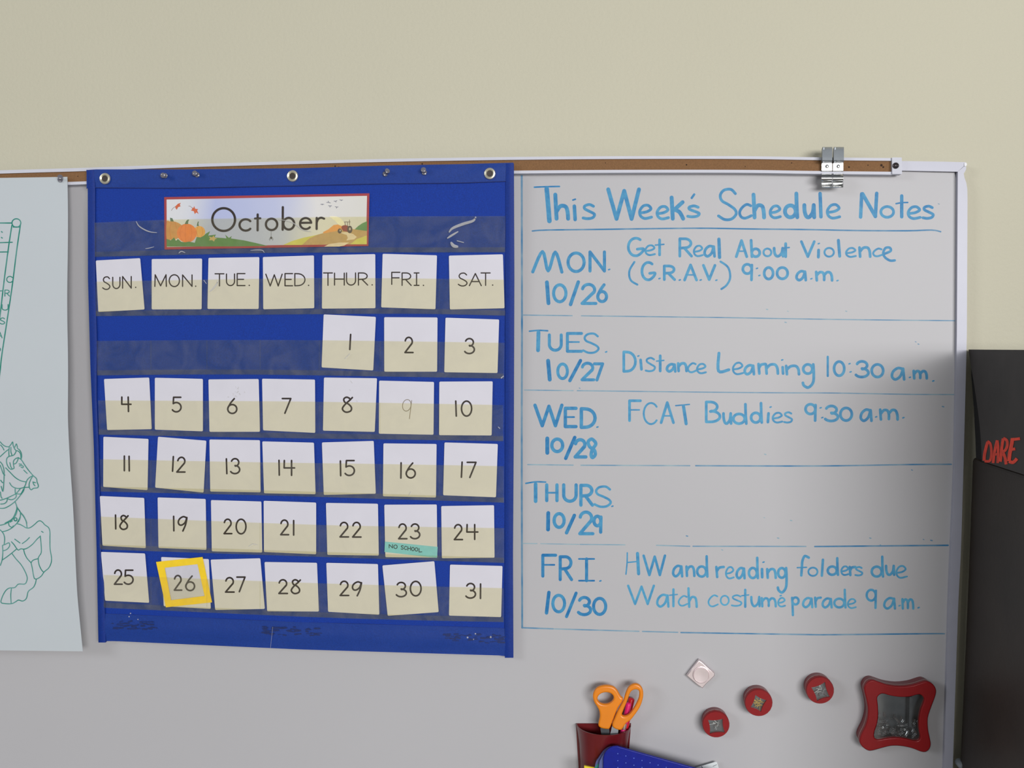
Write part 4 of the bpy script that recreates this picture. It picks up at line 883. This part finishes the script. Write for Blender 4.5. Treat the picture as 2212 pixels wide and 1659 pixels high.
gd(K1, [(-60, 100), (118, 100)], 2.6, .85); gd(K1, [(118, 125), (92, 290), (70, 450), (40, 680), (12, 920), (-10, 1100)], 2.6, .85); gd(K1, [(202, 125), (165, 380), (125, 700), (75, 1040), (20, 1400), (2, 1560), (-14, 1700)], 2.6, .85)
gd(K1, [(-60, 298), (122, 292)], 2.4, .8); gd(K1, [(-60, 390), (82, 388)], 2.4, .8); gd(K1, [(-60, 778), (30, 776)], 2, .8)
gd(K1, [(14, 186), (22, 192)], 2.6, .6); gd(K1, [(14, 244), (22, 250)], 2.6, .6); gd(K1, [(132, 140), (200, 140)], 2.6, .9)
for ch, x0, y0, x1, y1 in [('C', 66, 632, 124, 692), ('R', 48, 768, 94, 828), ('U', 20, 912, 80, 968), ('S', 0, 1046, 46, 1106), ('A', -24, 1188, 20, 1244), ('D', -46, 1335, 4, 1385)]:
    for st in glyph(ch, x0, y0, x1, y1): gd(K1, st, 2, .8, False)
# horse: head
for pts in [
 [(0, 200), (45, 250), (100, 285), (160, 292)], [(10, 260), (45, 300), (70, 350)], [(0, 470), (60, 415), (110, 370), (165, 330)],
 [(160, 292), (195, 250), (225, 205), (235, 270), (262, 330), (290, 362)], [(165, 300), (158, 370), (160, 455)], [(195, 300), (195, 380), (212, 440)], [(262, 300), (278, 265), (292, 240), (308, 285), (312, 318), (350, 350), (378, 400), (388, 460), (375, 520)],
 [(290, 362), (330, 372), (365, 420), (375, 500)], [(290, 362), (270, 410), (235, 445), (160, 465), (122, 500), (115, 560), (130, 620), (160, 670), (200, 695), (245, 680), (250, 660), (238, 600), (245, 540), (285, 500), (330, 485)],
 [(330, 485), (312, 540), (285, 585), (255, 600)], [(175, 575), (190, 640), (215, 685)], [(330, 485), (385, 530), (430, 600), (500, 700), (590, 805), (650, 860), (662, 920), (685, 985), (670, 1025), (600, 1035), (560, 1062), (528, 1030), (520, 960), (548, 880), (590, 810)],
 [(340, 600), (385, 605)], [(345, 635), (375, 625), (415, 640), (405, 668), (375, 655)], [(425, 710), (455, 740), (485, 768)], [(100, 668), (180, 750), (270, 840), (370, 900), (470, 922)], [(470, 922), (490, 880), (530, 840), (590, 808)],
 [(470, 922), (450, 985), (435, 1018), (520, 1015)], [(170, 935), (205, 990), (260, 1025), (340, 1038), (435, 1020)], [(590, 920), (600, 960), (625, 990)], [(605, 925), (635, 935)],
 [(0, 1250), (100, 1220), (210, 1170), (290, 1125), (360, 1045)], [(435, 1020), (420, 1080), (360, 1165), (280, 1260), (180, 1340), (80, 1390), (0, 1395)], [(285, 1130), (330, 1138), (375, 1130), (420, 1050)],
 [(270, 1045), (272, 1110), (290, 1170), (265, 1215), (200, 1240), (130, 1220)], [(130, 1220), (120, 1270), (75, 1310), (10, 1318)], [(0, 560), (40, 610), (68, 700), (72, 800), (66, 940), (50, 1090), (20, 1000)], [(10, 890), (40, 930), (65, 940)], [(0, 620), (30, 700), (55, 770), (85, 800)], [(5, 1100), (15, 1180), (35, 1215)],
 [(270, 1280), (300, 1370), (285, 1450), (235, 1560), (180, 1610), (90, 1659)], [(305, 1375), (360, 1460), (420, 1530), (460, 1610), (478, 1659)], [(365, 1465), (360, 1560), (325, 1640)]]:
    gd(K2, pts, 1.9, .75)
gd(K2, ellipse(275, 1590, 25, 28), 2, .8, False)
# horse: chest and legs
for pts in [
 [(0, 262), (70, 245), (150, 205), (215, 150), (260, 80), (280, 0)], [(45, 365), (120, 345), (200, 300), (270, 235)], [(300, 0), (335, 60), (325, 130), (272, 235)], [(340, 60), (390, 130), (425, 200), (440, 295)],
 [(272, 235), (330, 250), (385, 280), (430, 305), (490, 300), (560, 250), (615, 200), (655, 190), (695, 215), (730, 255), (790, 300), (812, 370), (812, 480), (815, 640), (838, 790), (830, 880), (790, 960), (720, 1020), (670, 1090), (600, 1135), (560, 1130)],
 [(655, 435), (668, 560), (672, 700), (640, 760), (622, 805), (635, 900), (670, 980), (712, 1030)], [(655, 440), (600, 490), (530, 570), (450, 630), (390, 650), (340, 645), (300, 665), (270, 640), (230, 580), (185, 530)],
 [(262, 655), (190, 715), (120, 770), (40, 825)], [(385, 655), (400, 720), (440, 800), (505, 872)], [(505, 872), (540, 830), (620, 805)], [(505, 872), (525, 960), (545, 1080), (560, 1130)], [(190, 715), (260, 810), (340, 900), (400, 1000), (440, 1100), (435, 1170), (400, 1218), (300, 1220), (240, 1275), (150, 1285), (90, 1330), (40, 1420), (15, 1510), (60, 1535), (180, 1540), (250, 1510), (300, 1480), (370, 1495), (430, 1450), (460, 1340), (540, 1275), (575, 1210), (590, 1140)],
 [(185, 1290), (175, 1400), (182, 1538)], [(240, 488), (325, 550)], [(362, 560), (430, 510), (478, 462)], [(675, 360), (702, 378)], [(0, 335), (50, 390), (75, 470), (68, 570)], [(40, 590), (90, 570), (145, 548), (155, 600), (110, 655), (50, 678)], [(40, 590), (45, 700), (35, 820), (5, 915)],
 [(140, 225), (150, 270), (195, 295), (215, 270)], [(165, 210), (200, 190)]]:
    gd(K3, pts, 2.0, .7)
gd(K3, ellipse(252, 165, 24, 26), 2.2, .85, False)
ink.build('green_drawing', M['green'], pp)
push_pin(130, 389.5, .0315, (.55, .45), 'grey push pin holding the upper corner of the horse drawing')

# ------------------------------------------------------------------ magnets and tins
def disc_tin(cx, cy, rpx, win, depth, label, content, seedv):
    """round red tin stuck to the board; front face centre and window corners in page pixels"""
    t = thing('round_tin', label, 'tin', 'small round red magnetic tins')
    df = DB + depth; c = P(cx, cy, df); c0 = Vector((c.x, -DB, c.z)); R_ = rpx * S * .985
    MB().lathe(c0, (0, -1, 0), [(R_ * .96, 0), (R_ * .97, depth * .55)], 40).build('tin_body', M['redside'], t, sm=True)
    MB().lathe(c0, (0, -1, 0), [(R_ * .985, depth * .55), (R_ * .985, depth * .62)], 40).build('rim_band', M['rim'], t, sm=True)
    # lid ring with concave-sided window
    W_ = [P(x, y, df) for x, y in win]; m = len(W_); loop = []
    cen = sum(W_, Vector()) / m
    for i in range(m):
        p, q = W_[i], W_[(i + 1) % m]; mid = (p + q) / 2; mid = mid + (cen - mid) * .26
        for k in range(8):
            tt = k / 8; loop.append(p * (1 - tt) ** 2 + mid * 2 * tt * (1 - tt) + q * tt * tt)
    n = len(loop); mb = MB(); outer = []
    for v in loop:
        dd = v - c; a = math.atan2(dd.z, dd.x); outer.append(a)
    rows = []
    for (rr, yy) in [(1.0, depth * .62), (1.0, depth * .93), (.96, depth)]:
        rows.append([Vector((c0.x + R_ * rr * math.cos(a), c0.y - yy, c0.z + R_ * rr * math.sin(a))) for a in outer])
    rows.append([Vector((v.x, c0.y - depth, v.z)) for v in loop]); rows.append([Vector((v.x, c0.y - depth + .004, v.z)) for v in loop])
    vs = [v for r_ in rows for v in r_]; fs = []
    for j in range(len(rows) - 1):
        for i in range(n): fs.append((j * n + i, j * n + (i + 1) % n, (j + 1) * n + (i + 1) % n, (j + 1) * n + i))
    mb.add(vs, fs).build('lid_ring', M['red'], t, sm=True)
    mb = MB(); mb.add([Vector((v.x, c0.y - depth + .0012, v.z)) for v in loop], [tuple(range(n))]); mb.build('window', M['glass'], t, recalc=False)
    MB().lathe(c0, (0, -1, 0), [(R_ * .93, depth * .625), (R_ * .93, depth * .635), (0, depth * .64)], 32).build('tin_floor', M['tin'], t)
    rnd = random.Random(seedv); mb = MB()
    rad = min((v - c).length for v in loop) * .95
    for i in range(20 if content == 'gold' else 14):
        a = rnd.uniform(0, 6.28); r0 = rnd.uniform(0, rad); ln = rnd.uniform(.6, 1.25) * rad; b_ = rnd.uniform(0, 6.28)
        p = Vector((c0.x + r0 * math.cos(a), c0.y - depth * .66 - rnd.uniform(0, .003), c0.z - abs(r0 * math.sin(a)) * .8))
        q = p + Vector((math.cos(b_) * ln, -.0006, math.sin(b_) * ln))
        mb.tube([p, q], .0007, 5)
    o = mb.build('tin_contents', M['gold'] if content == 'gold' else M['steel'], t); o['kind'] = 'stuff'
    o['label'] = 'brass pins inside' if content == 'gold' else 'grey metal pins inside'
Z4 = ((1460, 1400), 5.821)
z4 = lambda *p: [tp_(Z4, *q) for q in p]
disc_tin(*tp_(Z4, 505, 962), 29.3, z4((405, 903), (592, 888), (617, 1062), (425, 1078)), .019, 'small round red tin with a square-set window, lowest of the three', 'steel', 1)
disc_tin(*tp_(Z4, 1042, 690), 29.8, z4((1000, 588), (1142, 655), (1070, 802), (938, 745)), .021, 'small round red tin showing brass pins, in the middle of the three', 'gold', 2)
disc_tin(*tp_(Z4, 1815, 533), 29.6, z4((1877, 425), (1937, 615), (1775, 667), (1703, 495)), .021, 'small round red tin with a plain grey window, nearest the big red tin', 'steel', 3)

sq = thing('square_magnet', 'silver square magnet with a raised round centre set on its corner', 'magnet')
SQ = z4((290, 150), (345, 190), (408, 250), (490, 318), (488, 350), (432, 408), (380, 455), (335, 508), (270, 465), (200, 405), (135, 348), (205, 255))
flat_curve([SQ], DB + .008, .008, .0011, 'plate', M['silver'], sq)
c = P(*tp_(Z4, 318, 338), DB + .0085)
MB().lathe(c, (0, -1, 0), [(.0122, -.001), (.0120, .0006), (.0114, .0007), (.0108, .0002), (.0104, .0010), (.004, .0007), (0, .0006)], 40).build('round_centre', M['silver'], sq, sm=True)

# big red tin
bt_ = thing('red_window_tin', 'large red tin with curved-in sides and a clear window full of paper clips', 'tin')
Z5 = ((1800, 1430), 7.246)
FOUT = [(490, 400), (540, 318), (620, 288), (720, 318), (850, 360), (1050, 385), (1250, 365), (1400, 318), (1480, 308), (1570, 358), (1612, 450), (1590, 560), (1530, 720), (1482, 880), (1485, 1050), (1510, 1180), (1528, 1290), (1500, 1370), (1440, 1410), (1360, 1400), (1230, 1350), (1050, 1315), (900, 1315), (750, 1350), (620, 1385), (540, 1385), (450, 1320), (415, 1240), (440, 1140), (500, 1020), (540, 880), (548, 740), (525, 600), (495, 480)]
FIN = [(690, 560), (740, 505), (800, 500), (900, 530), (1050, 550), (1200, 545), (1310, 515), (1370, 515), (1425, 570), (1415, 640), (1370, 760), (1345, 900), (1345, 1050), (1365, 1170), (1340, 1225), (1270, 1235), (1150, 1205), (1000, 1185), (850, 1195), (740, 1215), (680, 1215), (640, 1170), (650, 1080), (690, 960), (705, 820), (700, 680)]
fo = smooth([tp_(Z5, *p) for p in FOUT], 3, True); fi = smooth([tp_(Z5, *p) for p in FIN], 3, True)
TD = .024
flat_curve([fo, fi], DB + TD, .008, .0014, 'lid_ring', M['red'], bt_)
# body: same outline scaled slightly, extruded straight back to the board
def straight(loops, dfront, y0, y1, name, mt, parent, sc_=1.0):
    ws = [[P(x, y, dfront) for x, y in lp] for lp in loops]; cen = sum(ws[0], Vector()) / len(ws[0]); mb = MB()
    def s_(v): return Vector((cen.x + (v.x - cen.x) * sc_, 0, cen.z + (v.z - cen.z) * sc_))
    for lp in ws:
        n = len(lp); vs = [s_(v) + Vector((0, -y1, 0)) for v in lp] + [s_(v) + Vector((0, -y0, 0)) for v in lp]
        mb.add(vs, [(i, (i + 1) % n, n + (i + 1) % n, n + i) for i in range(n)])
    return mb.build(name, mt, parent, sm=True)
straight([fo], DB + TD, DB, DB + TD - .0085, 'tin_body', M['redside'], bt_, .975)
straight([fo], DB + TD, DB + TD - .0085, DB + TD - .0074, 'rim_band', M['rim'], bt_, 1.004)
cen = P(1935, 1542, DB + TD)
flat_curve([fo], DB + .002, .0015, 0, 'tin_floor', M['tin'], bt_, sm=False)
mb = MB(); mb.add([P(x, y, DB + TD - .002) for x, y in fi], [tuple(range(len(fi)))]); mb.build('window', M['glass'], bt_, recalc=False)
# upright strip standing in for a window reflection on the glass
a_ = P(1960, 1506, DB + .006); b_ = P(1966, 1564, DB + .006)
MB().box((a_.x, -DB - .016, b_.z), (a_.x + .0035, -DB - .004, a_.z + .004)).build('reflection_strip', M['tin'], bt_)
mb = MB(); rnd = random.Random(11)
for i in range(120):
    x = rnd.uniform(1892, 1984); y = 1597 - abs(rnd.gauss(0, 20)) - (8 if x < 1935 else 0)
    if y < 1540: y = rnd.uniform(1560, 1595)
    c = P(x, y, DB + rnd.uniform(.006, .019)); a0 = rnd.uniform(0, 3.14); ln = rnd.uniform(5, 13) * S
    dv = Vector((math.cos(a0), rnd.uniform(-.15, .15), math.sin(a0))); pv = Vector((-dv.z, 0, dv.x)) * .0018
    mb.tube([c - dv * ln * .5, c + dv * ln * .5, c + dv * ln * .5 + pv, c - dv * ln * .3 + pv], .00042, 4)
o = mb.build('paper_clips', M['steel'], bt_); o['kind'] = 'stuff'

# ------------------------------------------------------------------ pencil cup, scissors, pens
cup = thing('pencil_cup', 'dark red half-round cup stuck to the board, holding orange scissors', 'cup')
zc = [(1565, 0), (1585, 1), (1610, 2), (1640, 3), (1680, 4), (1740, 5)]
cxm = P(1303.5, 1566, DB).x
def cup_ring(zpx, hw, dep, th):
    z = P(1301, zpx, DB).z; out = []
    for k in range(25):
        a = math.pi * k / 24; out.append(Vector((cxm - (hw * S - th) * math.cos(a), -DB - .0015 - max((dep - th) * math.sin(a), 0), z + .0015 * abs(math.cos(a)) ** 3)))
    return out
rings = [cup_ring(1566, 60, .036, 0), cup_ring(1580, 57, .0345, 0), cup_ring(1605, 53.5, .032, 0), cup_ring(1640, 51, .030, 0), (cup_ring(1740, 48, .027, 0))]
inner = [cup_ring(1566, 60, .036, .0016), cup_ring(1605, 53.5, .032, .0016), cup_ring(1700, 48.5, .027, .0016)]
mb = MB(); al = list(reversed(inner)) + rings; vs = [v for r_ in al for v in r_]; n = 25
fs = [(j * n + i, j * n + i + 1, (j + 1) * n + i + 1, (j + 1) * n + i) for j in range(len(al) - 1) for i in range(n - 1)]
fs += [tuple(range(n)), tuple((len(al) - 1) * n + i for i in range(n - 1, -1, -1))]
mb.add(vs, fs).build('cup_body', M['maroon'], cup, sm=True)
zt, zb = P(1301, 1564, DB).z, P(1301, 1740, DB).z
mb = MB(); mb.add([(cxm - 60 * S, -DB - .002, zt), (cxm + 60 * S, -DB - .002, zt + .003), (cxm + 48 * S, -DB - .002, zb), (cxm - 48 * S, -DB - .002, zb), (cxm - 60 * S, -DB - .0002, zt), (cxm + 60 * S, -DB - .0002, zt + .003), (cxm + 48 * S, -DB - .0002, zb), (cxm - 48 * S, -DB - .0002, zb)],
       [(0, 1, 2, 3), (7, 6, 5, 4), (0, 4, 5, 1), (1, 5, 6, 2), (2, 6, 7, 3), (3, 7, 4, 0)]).build('back_plate', M['maroon'], cup)

Z2 = ((1220, 1460), 8.3375)
z2 = lambda *p: [tp_(Z2, *q) for q in p]
scs = thing('scissors', 'orange-handled scissors standing upright in the dark red cup', 'scissors')
HL = z2((505, 380), (522, 300), (570, 230), (650, 190), (760, 178), (870, 200), (940, 260), (985, 340), (1015, 385), (1050, 415), (1030, 480), (985, 540), (945, 610), (890, 750), (845, 870), (810, 950), (775, 968), (660, 950), (605, 905), (612, 830), (630, 740), (620, 640), (580, 560), (530, 480))
HR = z2((1062, 440), (1090, 340), (1130, 240), (1190, 175), (1270, 148), (1350, 175), (1400, 240), (1416, 330), (1400, 450), (1350, 580), (1270, 700), (1200, 790), (1150, 830), (1100, 870), (1040, 960), (1000, 983), (930, 970), (862, 925), (860, 860), (890, 790), (950, 650), (1010, 540))
hl_ = [tp_(Z2, 735 + 145 * math.cos(t) * 1 + 14 * math.sin(t), 410 + 105 * math.sin(t) - 18 * math.cos(t)) for t in [i * math.pi / 14 for i in range(28)]]
hr_ = z2((1165, 350), (1200, 285), (1260, 255), (1320, 262), (1342, 310), (1335, 400), (1300, 490), (1240, 600), (1170, 690), (1110, 725), (1060, 730), (1030, 705), (1055, 630), (1100, 520), (1140, 420))
dS = DB + .027
flat_curve([smooth(HL, 3, True), hl_], dS, .008, .0026, 'handle', M['orange'], scs, res=3)
flat_curve([smooth(HR, 3, True), smooth(hr_, 3, True)], dS + .003, .008, .0026, 'handle', M['orange'], scs, res=3)
plate(z2((860, 870), (965, 975), (930, 1300), (840, 1800), (800, 1800), (760, 1300)), dS - .002, .0012).build('blade', M['grey_steel'], scs)
plate(z2((640, 940), (800, 950), (830, 1300), (800, 1800), (770, 1800), (700, 1300)), dS - .0045, .0012).build('blade', M['tin'], scs)
def pen(x0, y0, x1, y1, d0, d1, r, parts, name, label):
    t = thing(name, label, 'marker', 'pens in the red cup'); a, b = P(x0, y0, d0), P(x1, y1, d1); ax = b - a; L = ax.length
    for (s0, s1, rr, mt, pn) in parts:
        MB().lathe(a, ax, [(rr * .55, L * s0 - (.0006 if s0 == 0 else 0)), (rr * .92, L * s0 + .0006), (rr, L * s0 + .0016), (rr, L * s1 - .0002), (rr * .9, L * s1)], 18).build(pn, mt, t, sm=True)
p1 = tp_(Z2, 1205, 405); p2 = tp_(Z2, 1100, 900)
pen(*p1, p2[0] - 20, p2[1] + 90, DB + .0085, DB + .0085, .0045, [(0, .42, .0046, M['redcap'], 'cap'), (.42, 1, .0042, M['redcap'], 'barrel')], 'marker_pen', 'red marker with its capped end up behind the scissors')
p1 = tp_(Z2, 1152, 490); p2 = tp_(Z2, 1075, 930)
pen(*p1, p2[0] - 17, p2[1] + 80, DB + .0165, DB + .0155, .004, [(0, .32, .0041, M['pink'], 'cap'), (.32, .42, .0034, M['rim'], 'collar'), (.42, 1, .004, M['pink'], 'barrel')], 'highlighter_pen', 'bright pink highlighter seen through the scissor loop')

# ------------------------------------------------------------------ blue basket and neighbours
bk = thing('plastic_case', 'tilted blue plastic case with rows of raised dots before the red cup', 'case')
ang = math.radians(15.6)
def rb_(u, v):                       # basket face frame: u along the rim, v down the face (page px)
    return (1336 + u * math.cos(ang) - v * math.sin(ang) * .25, 1613 + u * math.sin(ang) + v)
outl = smooth([(1303, 1640), (1306, 1628), (1313, 1619), (1322, 1613.5), (1334, 1612)], 4) + [rb_(i * 30, 0) for i in range(1, 9)] + [(1566, 1862), (1312, 1862), (1303, 1840)]
holes = []
for r_ in range(13):
    for c_ in range(13):
        x = 1334.5 + c_ * 17.4 + (0 if r_ < 3 else 0); y = 1628 + c_ * 4.9 + r_ * 15
        if 1318 < x < 1552 and y < 1850: holes.append((x, y))
dbk = .062
flat_curve([outl], dbk, .004, .0012, 'front_panel', M['basket'], bk)
mb = MB()
for x, y in holes: mb.lathe(P(x, y, dbk), (0, -1, 0), [(1.3 * S, 0), (1.0 * S, .0006), (0, .0009)], 8)
tag(mb.build('raised_dots', M['dots'], bk, sm=True), kind='stuff')
lipo = smooth([(1281, 1858), (1282, 1700), (1286, 1652), (1293, 1638), (1303, 1624), (1312, 1617), (1320, 1614)], 4)
lipi = smooth([(1304, 1858), (1304, 1700), (1304, 1652), (1305, 1640), (1309, 1628), (1315, 1621), (1322, 1616)], 4)
lipm = [((a[0] * .55 + b[0] * .45), (a[1] * .55 + b[1] * .45)) for a, b in zip(lipo, lipi)]
plate(lipm + lipi[::-1], dbk - .004, .004).build('side_lip', M['basketlip'], bk)
plate(lipo + lipm[::-1], dbk - .010, .004).build('side_lip', M['basketlip'], bk)
yf = plate([(1262, 1654.5), (1284, 1659), (1290, 1858), (1262, 1858)], .066, .003).build('file_card', M['yfile']); tag(yf, 'yellow plastic card peeking out beside the blue case', 'card')
tf = plate([(1291, 1650), (1284, 1659), (1286, 1852), (1300, 1852), (1300, 1650)], .0525, .003).build('file_tab', M['tfile']); tag(tf, 'teal plastic tab just behind the blue case edge', 'card')
nt_ = thing('note_paper', 'small white printed paper slip leaning by the blue case', 'paper')
dn = lambda x, y: DB + .0045 + .0002 * max(1800 - y, 0) * .12
plate([(1497, 1660), (1546, 1645.5), (1549, 1647), (1556, 1670), (1585, 1800), (1520, 1800)], dn, .0003).build('paper', M['wpaper'], nt_)
ink = Ink(lambda x, y: dn(x, y)); ink.line([(1540, 1655.5), (1548, 1651.8)], 1, .6); ink.line([(1515.5, 1655.5), (1517.5, 1659), (1518, 1666)], 1.3, .9); ink.line([(1530, 1664), (1548, 1659.5)], 1, .6)
ink.build('printed_marks', M['penink'], nt_)

# ------------------------------------------------------------------ dark cabinet and black box at the side
cab = thing('dark_cabinet', 'tall dark brown cabinet beside the whiteboard', 'cabinet')
a = P(2094.5, 985, .012); X1 = a.x + .62; DEP = .42
def Xat(py): return P(interp([(985, 2094.5), (1300, 2083), (1659, 2066.5)], py), py, .012)
tops = Xat(985); z_top = tops.z
lv = [Xat(y) for y in (1100, 1250, 1400, 1550, 1659)]
mb = MB(); prof = []
for k in range(6):                                # rounded back corner of the top, seen on the side
    t = math.pi / 2 * k / 5; prof.append((-.012 - .008 * (1 - math.sin(t)) , z_top - .008 * (1 - math.cos(t))))
left = [(tops.x, z_top)] + [(v.x, v.z) for v in lv] + [(lv[-1].x, 0.0)]
vs = []
for (x, z) in left:
    vs += [(x, -.0195, z), (x, -DEP, z), (X1, -DEP, z), (X1, -.0195, z)]
fs = []
for j in range(len(left) - 1):
    b0 = 4 * j
    for k in range(4): fs.append((b0 + k, b0 + (k + 1) % 4, b0 + 4 + (k + 1) % 4, b0 + 4 + k))
fs += [(0, 3, 2, 1), tuple(4 * (len(left) - 1) + k for k in range(4))]
o = mb.add(vs, fs).build('carcass', M['cabinet'], cab)
bv = o.modifiers.new('round', 'BEVEL'); bv.width = .006; bv.segments = 3; bv.limit_method = 'ANGLE'
MB().box((left[2][0] + .04, -DEP - .018, .08), (X1 - .02, -DEP, z_top - .02)).build('door', M['cabinet'], cab)
MB().box((left[2][0] + .08, -DEP - .034, .6), (left[2][0] + .095, -DEP - .018, .75)).build('door_handle', M['dark_steel'], cab)

bb = thing('black_display_box', 'black paper-covered box with red crayon DARE lettering, standing on the cabinet', 'box')
XB = P(2092, 755, .014).x
zt = P(2092, 755, .014).z; zbm = z_top + .0005
# core, set in a little; its near black stands for shade in the back gap
pf = [PX(x, y, XB + .004) for x, y in ((2093.5, 757), (2098, 810), (2103.5, 880), (2107, 950), (2108.5, 984))]
pf = [Vector((XB + .004, min(v.y, -.013), v.z)) for v in pf]; pf[-1].z = zbm
mb = MB(); n = len(pf); vs = [v for v in pf] + [Vector((XB + .004, -DEP + .01, v.z)) for v in pf]
vs += [Vector((X1 - .04, v.y, v.z)) for v in vs]
m2 = 2 * n; fs = []
for i in range(n - 1):
    fs += [(i, i + 1, n + i + 1, n + i), (m2 + i, m2 + n + i, m2 + n + i + 1, m2 + i + 1), (i, m2 + i, m2 + i + 1, i + 1), (n + i, n + i + 1, m2 + n + i + 1, m2 + n + i)]
fs += [(0, n, m2 + n, m2), (n - 1, m2 + n - 1, m2 + 2 * n - 1, 2 * n - 1)]
mb.add(vs, fs).build('box_body', M['blackgap'], bb)
# cover panel on the side facing the board
ed = smooth([(2092.3, 755), (2096, 783), (2104, 830), (2112, 885), (2118, 940), (2121, 996)], 4)
fp = [PX(x, y, XB) for x, y in ed]; fp[-1].z = max(fp[-1].z, zbm)
e1 = PX(2212, 756.5, XB); zfar = fp[0].z + (e1.z - fp[0].z) * (-DEP - fp[0].y) / (e1.y - fp[0].y)   # the top rises a little to the front
mb = MB(); n = len(fp); far = [Vector((XB, -DEP, v.z)) for v in fp]; far[0].z = zfar
vs = fp + far + [Vector((XB + .003, v.y, v.z)) for v in fp] + [Vector((XB + .003, v.y, v.z)) for v in far]; m2 = 2 * n; fs = []
for i in range(n - 1):
    fs += [(i, i + 1, n + i + 1, n + i), (m2 + i, m2 + n + i, m2 + n + i + 1, m2 + i + 1), (i, m2 + i, m2 + i + 1, i + 1)]
fs += [(0, n, m2 + n, m2), (n - 1, m2 + n - 1, m2 + 2 * n - 1, 2 * n - 1), tuple([n + i for i in range(n)] + [m2 + n + i for i in reversed(range(n))])]
cv = mb.add(vs, fs).build('cover_panel', M['blackbox'], bb)
y0_, z0_ = fp[0].y, fp[0].z
MB().add([(x, y, z) for x in (XB + .0031, X1 - .04) for (y, z) in ((y0_, z0_), (-DEP, zfar), (-DEP, zfar - .004), (y0_, z0_ - .004))],
         [(0, 1, 2, 3), (7, 6, 5, 4), (0, 4, 5, 1), (1, 5, 6, 2), (2, 6, 7, 3), (3, 7, 4, 0)]).build('lid', M['blackbox'], bb)
# red crayon letters drawn on the panel, as seen there
Z6 = ((2080, 740), 4.879)
class SideInk(Ink): pass
def side_line(ink, pts, w, tone):
    # ribbons on the plane x = XB
    q = [tp_(Z6, *p) for p in pts]; q = smooth(q, 4) if len(q) > 2 else q
    tmp = Ink(0); tmp.k = ink.k; ink.k += 1
    W3 = [PX(x, y, XB - .0004 - ink.k * 8e-6) for x, y in q]
    L = []; R_ = []
    for i in range(len(q)):
        a_, b_ = q[max(i - 1, 0)], q[min(i + 1, len(q) - 1)]; tx, ty = b_[0] - a_[0], b_[1] - a_[1]; l = math.hypot(tx, ty) or 1
        nx, ny = -ty / l * w / 2, tx / l * w / 2
        L.append(PX(q[i][0] + nx, q[i][1] + ny, XB - .0004 - ink.k * 8e-6)); R_.append(PX(q[i][0] - nx, q[i][1] - ny, XB - .0004 - ink.k * 8e-6))
    n = len(L); ink.mb.add(L + R_, [(i, i + 1, n + i + 1, n + i) for i in range(n - 1)]); ink.tone += [tone] * (n - 1)
ink = SideInk(0)
for pts, w, t in [([(262, 1045), (238, 1130), (226, 1195), (224, 1245)], 6.5, .6), ([(258, 1040), (288, 1065), (300, 1130), (298, 1200), (280, 1248), (228, 1250)], 5.5, .45),
    ([(362, 1030), (342, 1110), (328, 1190), (318, 1270)], 6, .55), ([(362, 1030), (372, 1120), (366, 1270)], 5.5, .5), ([(334, 1180), (366, 1176)], 5, .4),
    ([(425, 1010), (412, 1090), (404, 1170), (394, 1256)], 6.5, .6), ([(425, 1008), (462, 1030), (468, 1080), (450, 1130), (412, 1158)], 6, .55), ([(420, 1155), (444, 1210), (456, 1284)], 6.5, .5),
    ([(524, 1008), (510, 1090), (494, 1170), (486, 1250)], 8, .85), ([(522, 1020), (560, 1018), (602, 1012)], 6, .9), ([(505, 1128), (552, 1120)], 6, .8), ([(485, 1252), (530, 1262), (570, 1222)], 7, .85)]:
    side_line(ink, pts, w, t)
ink.build('lettering', M['redink'], cv)
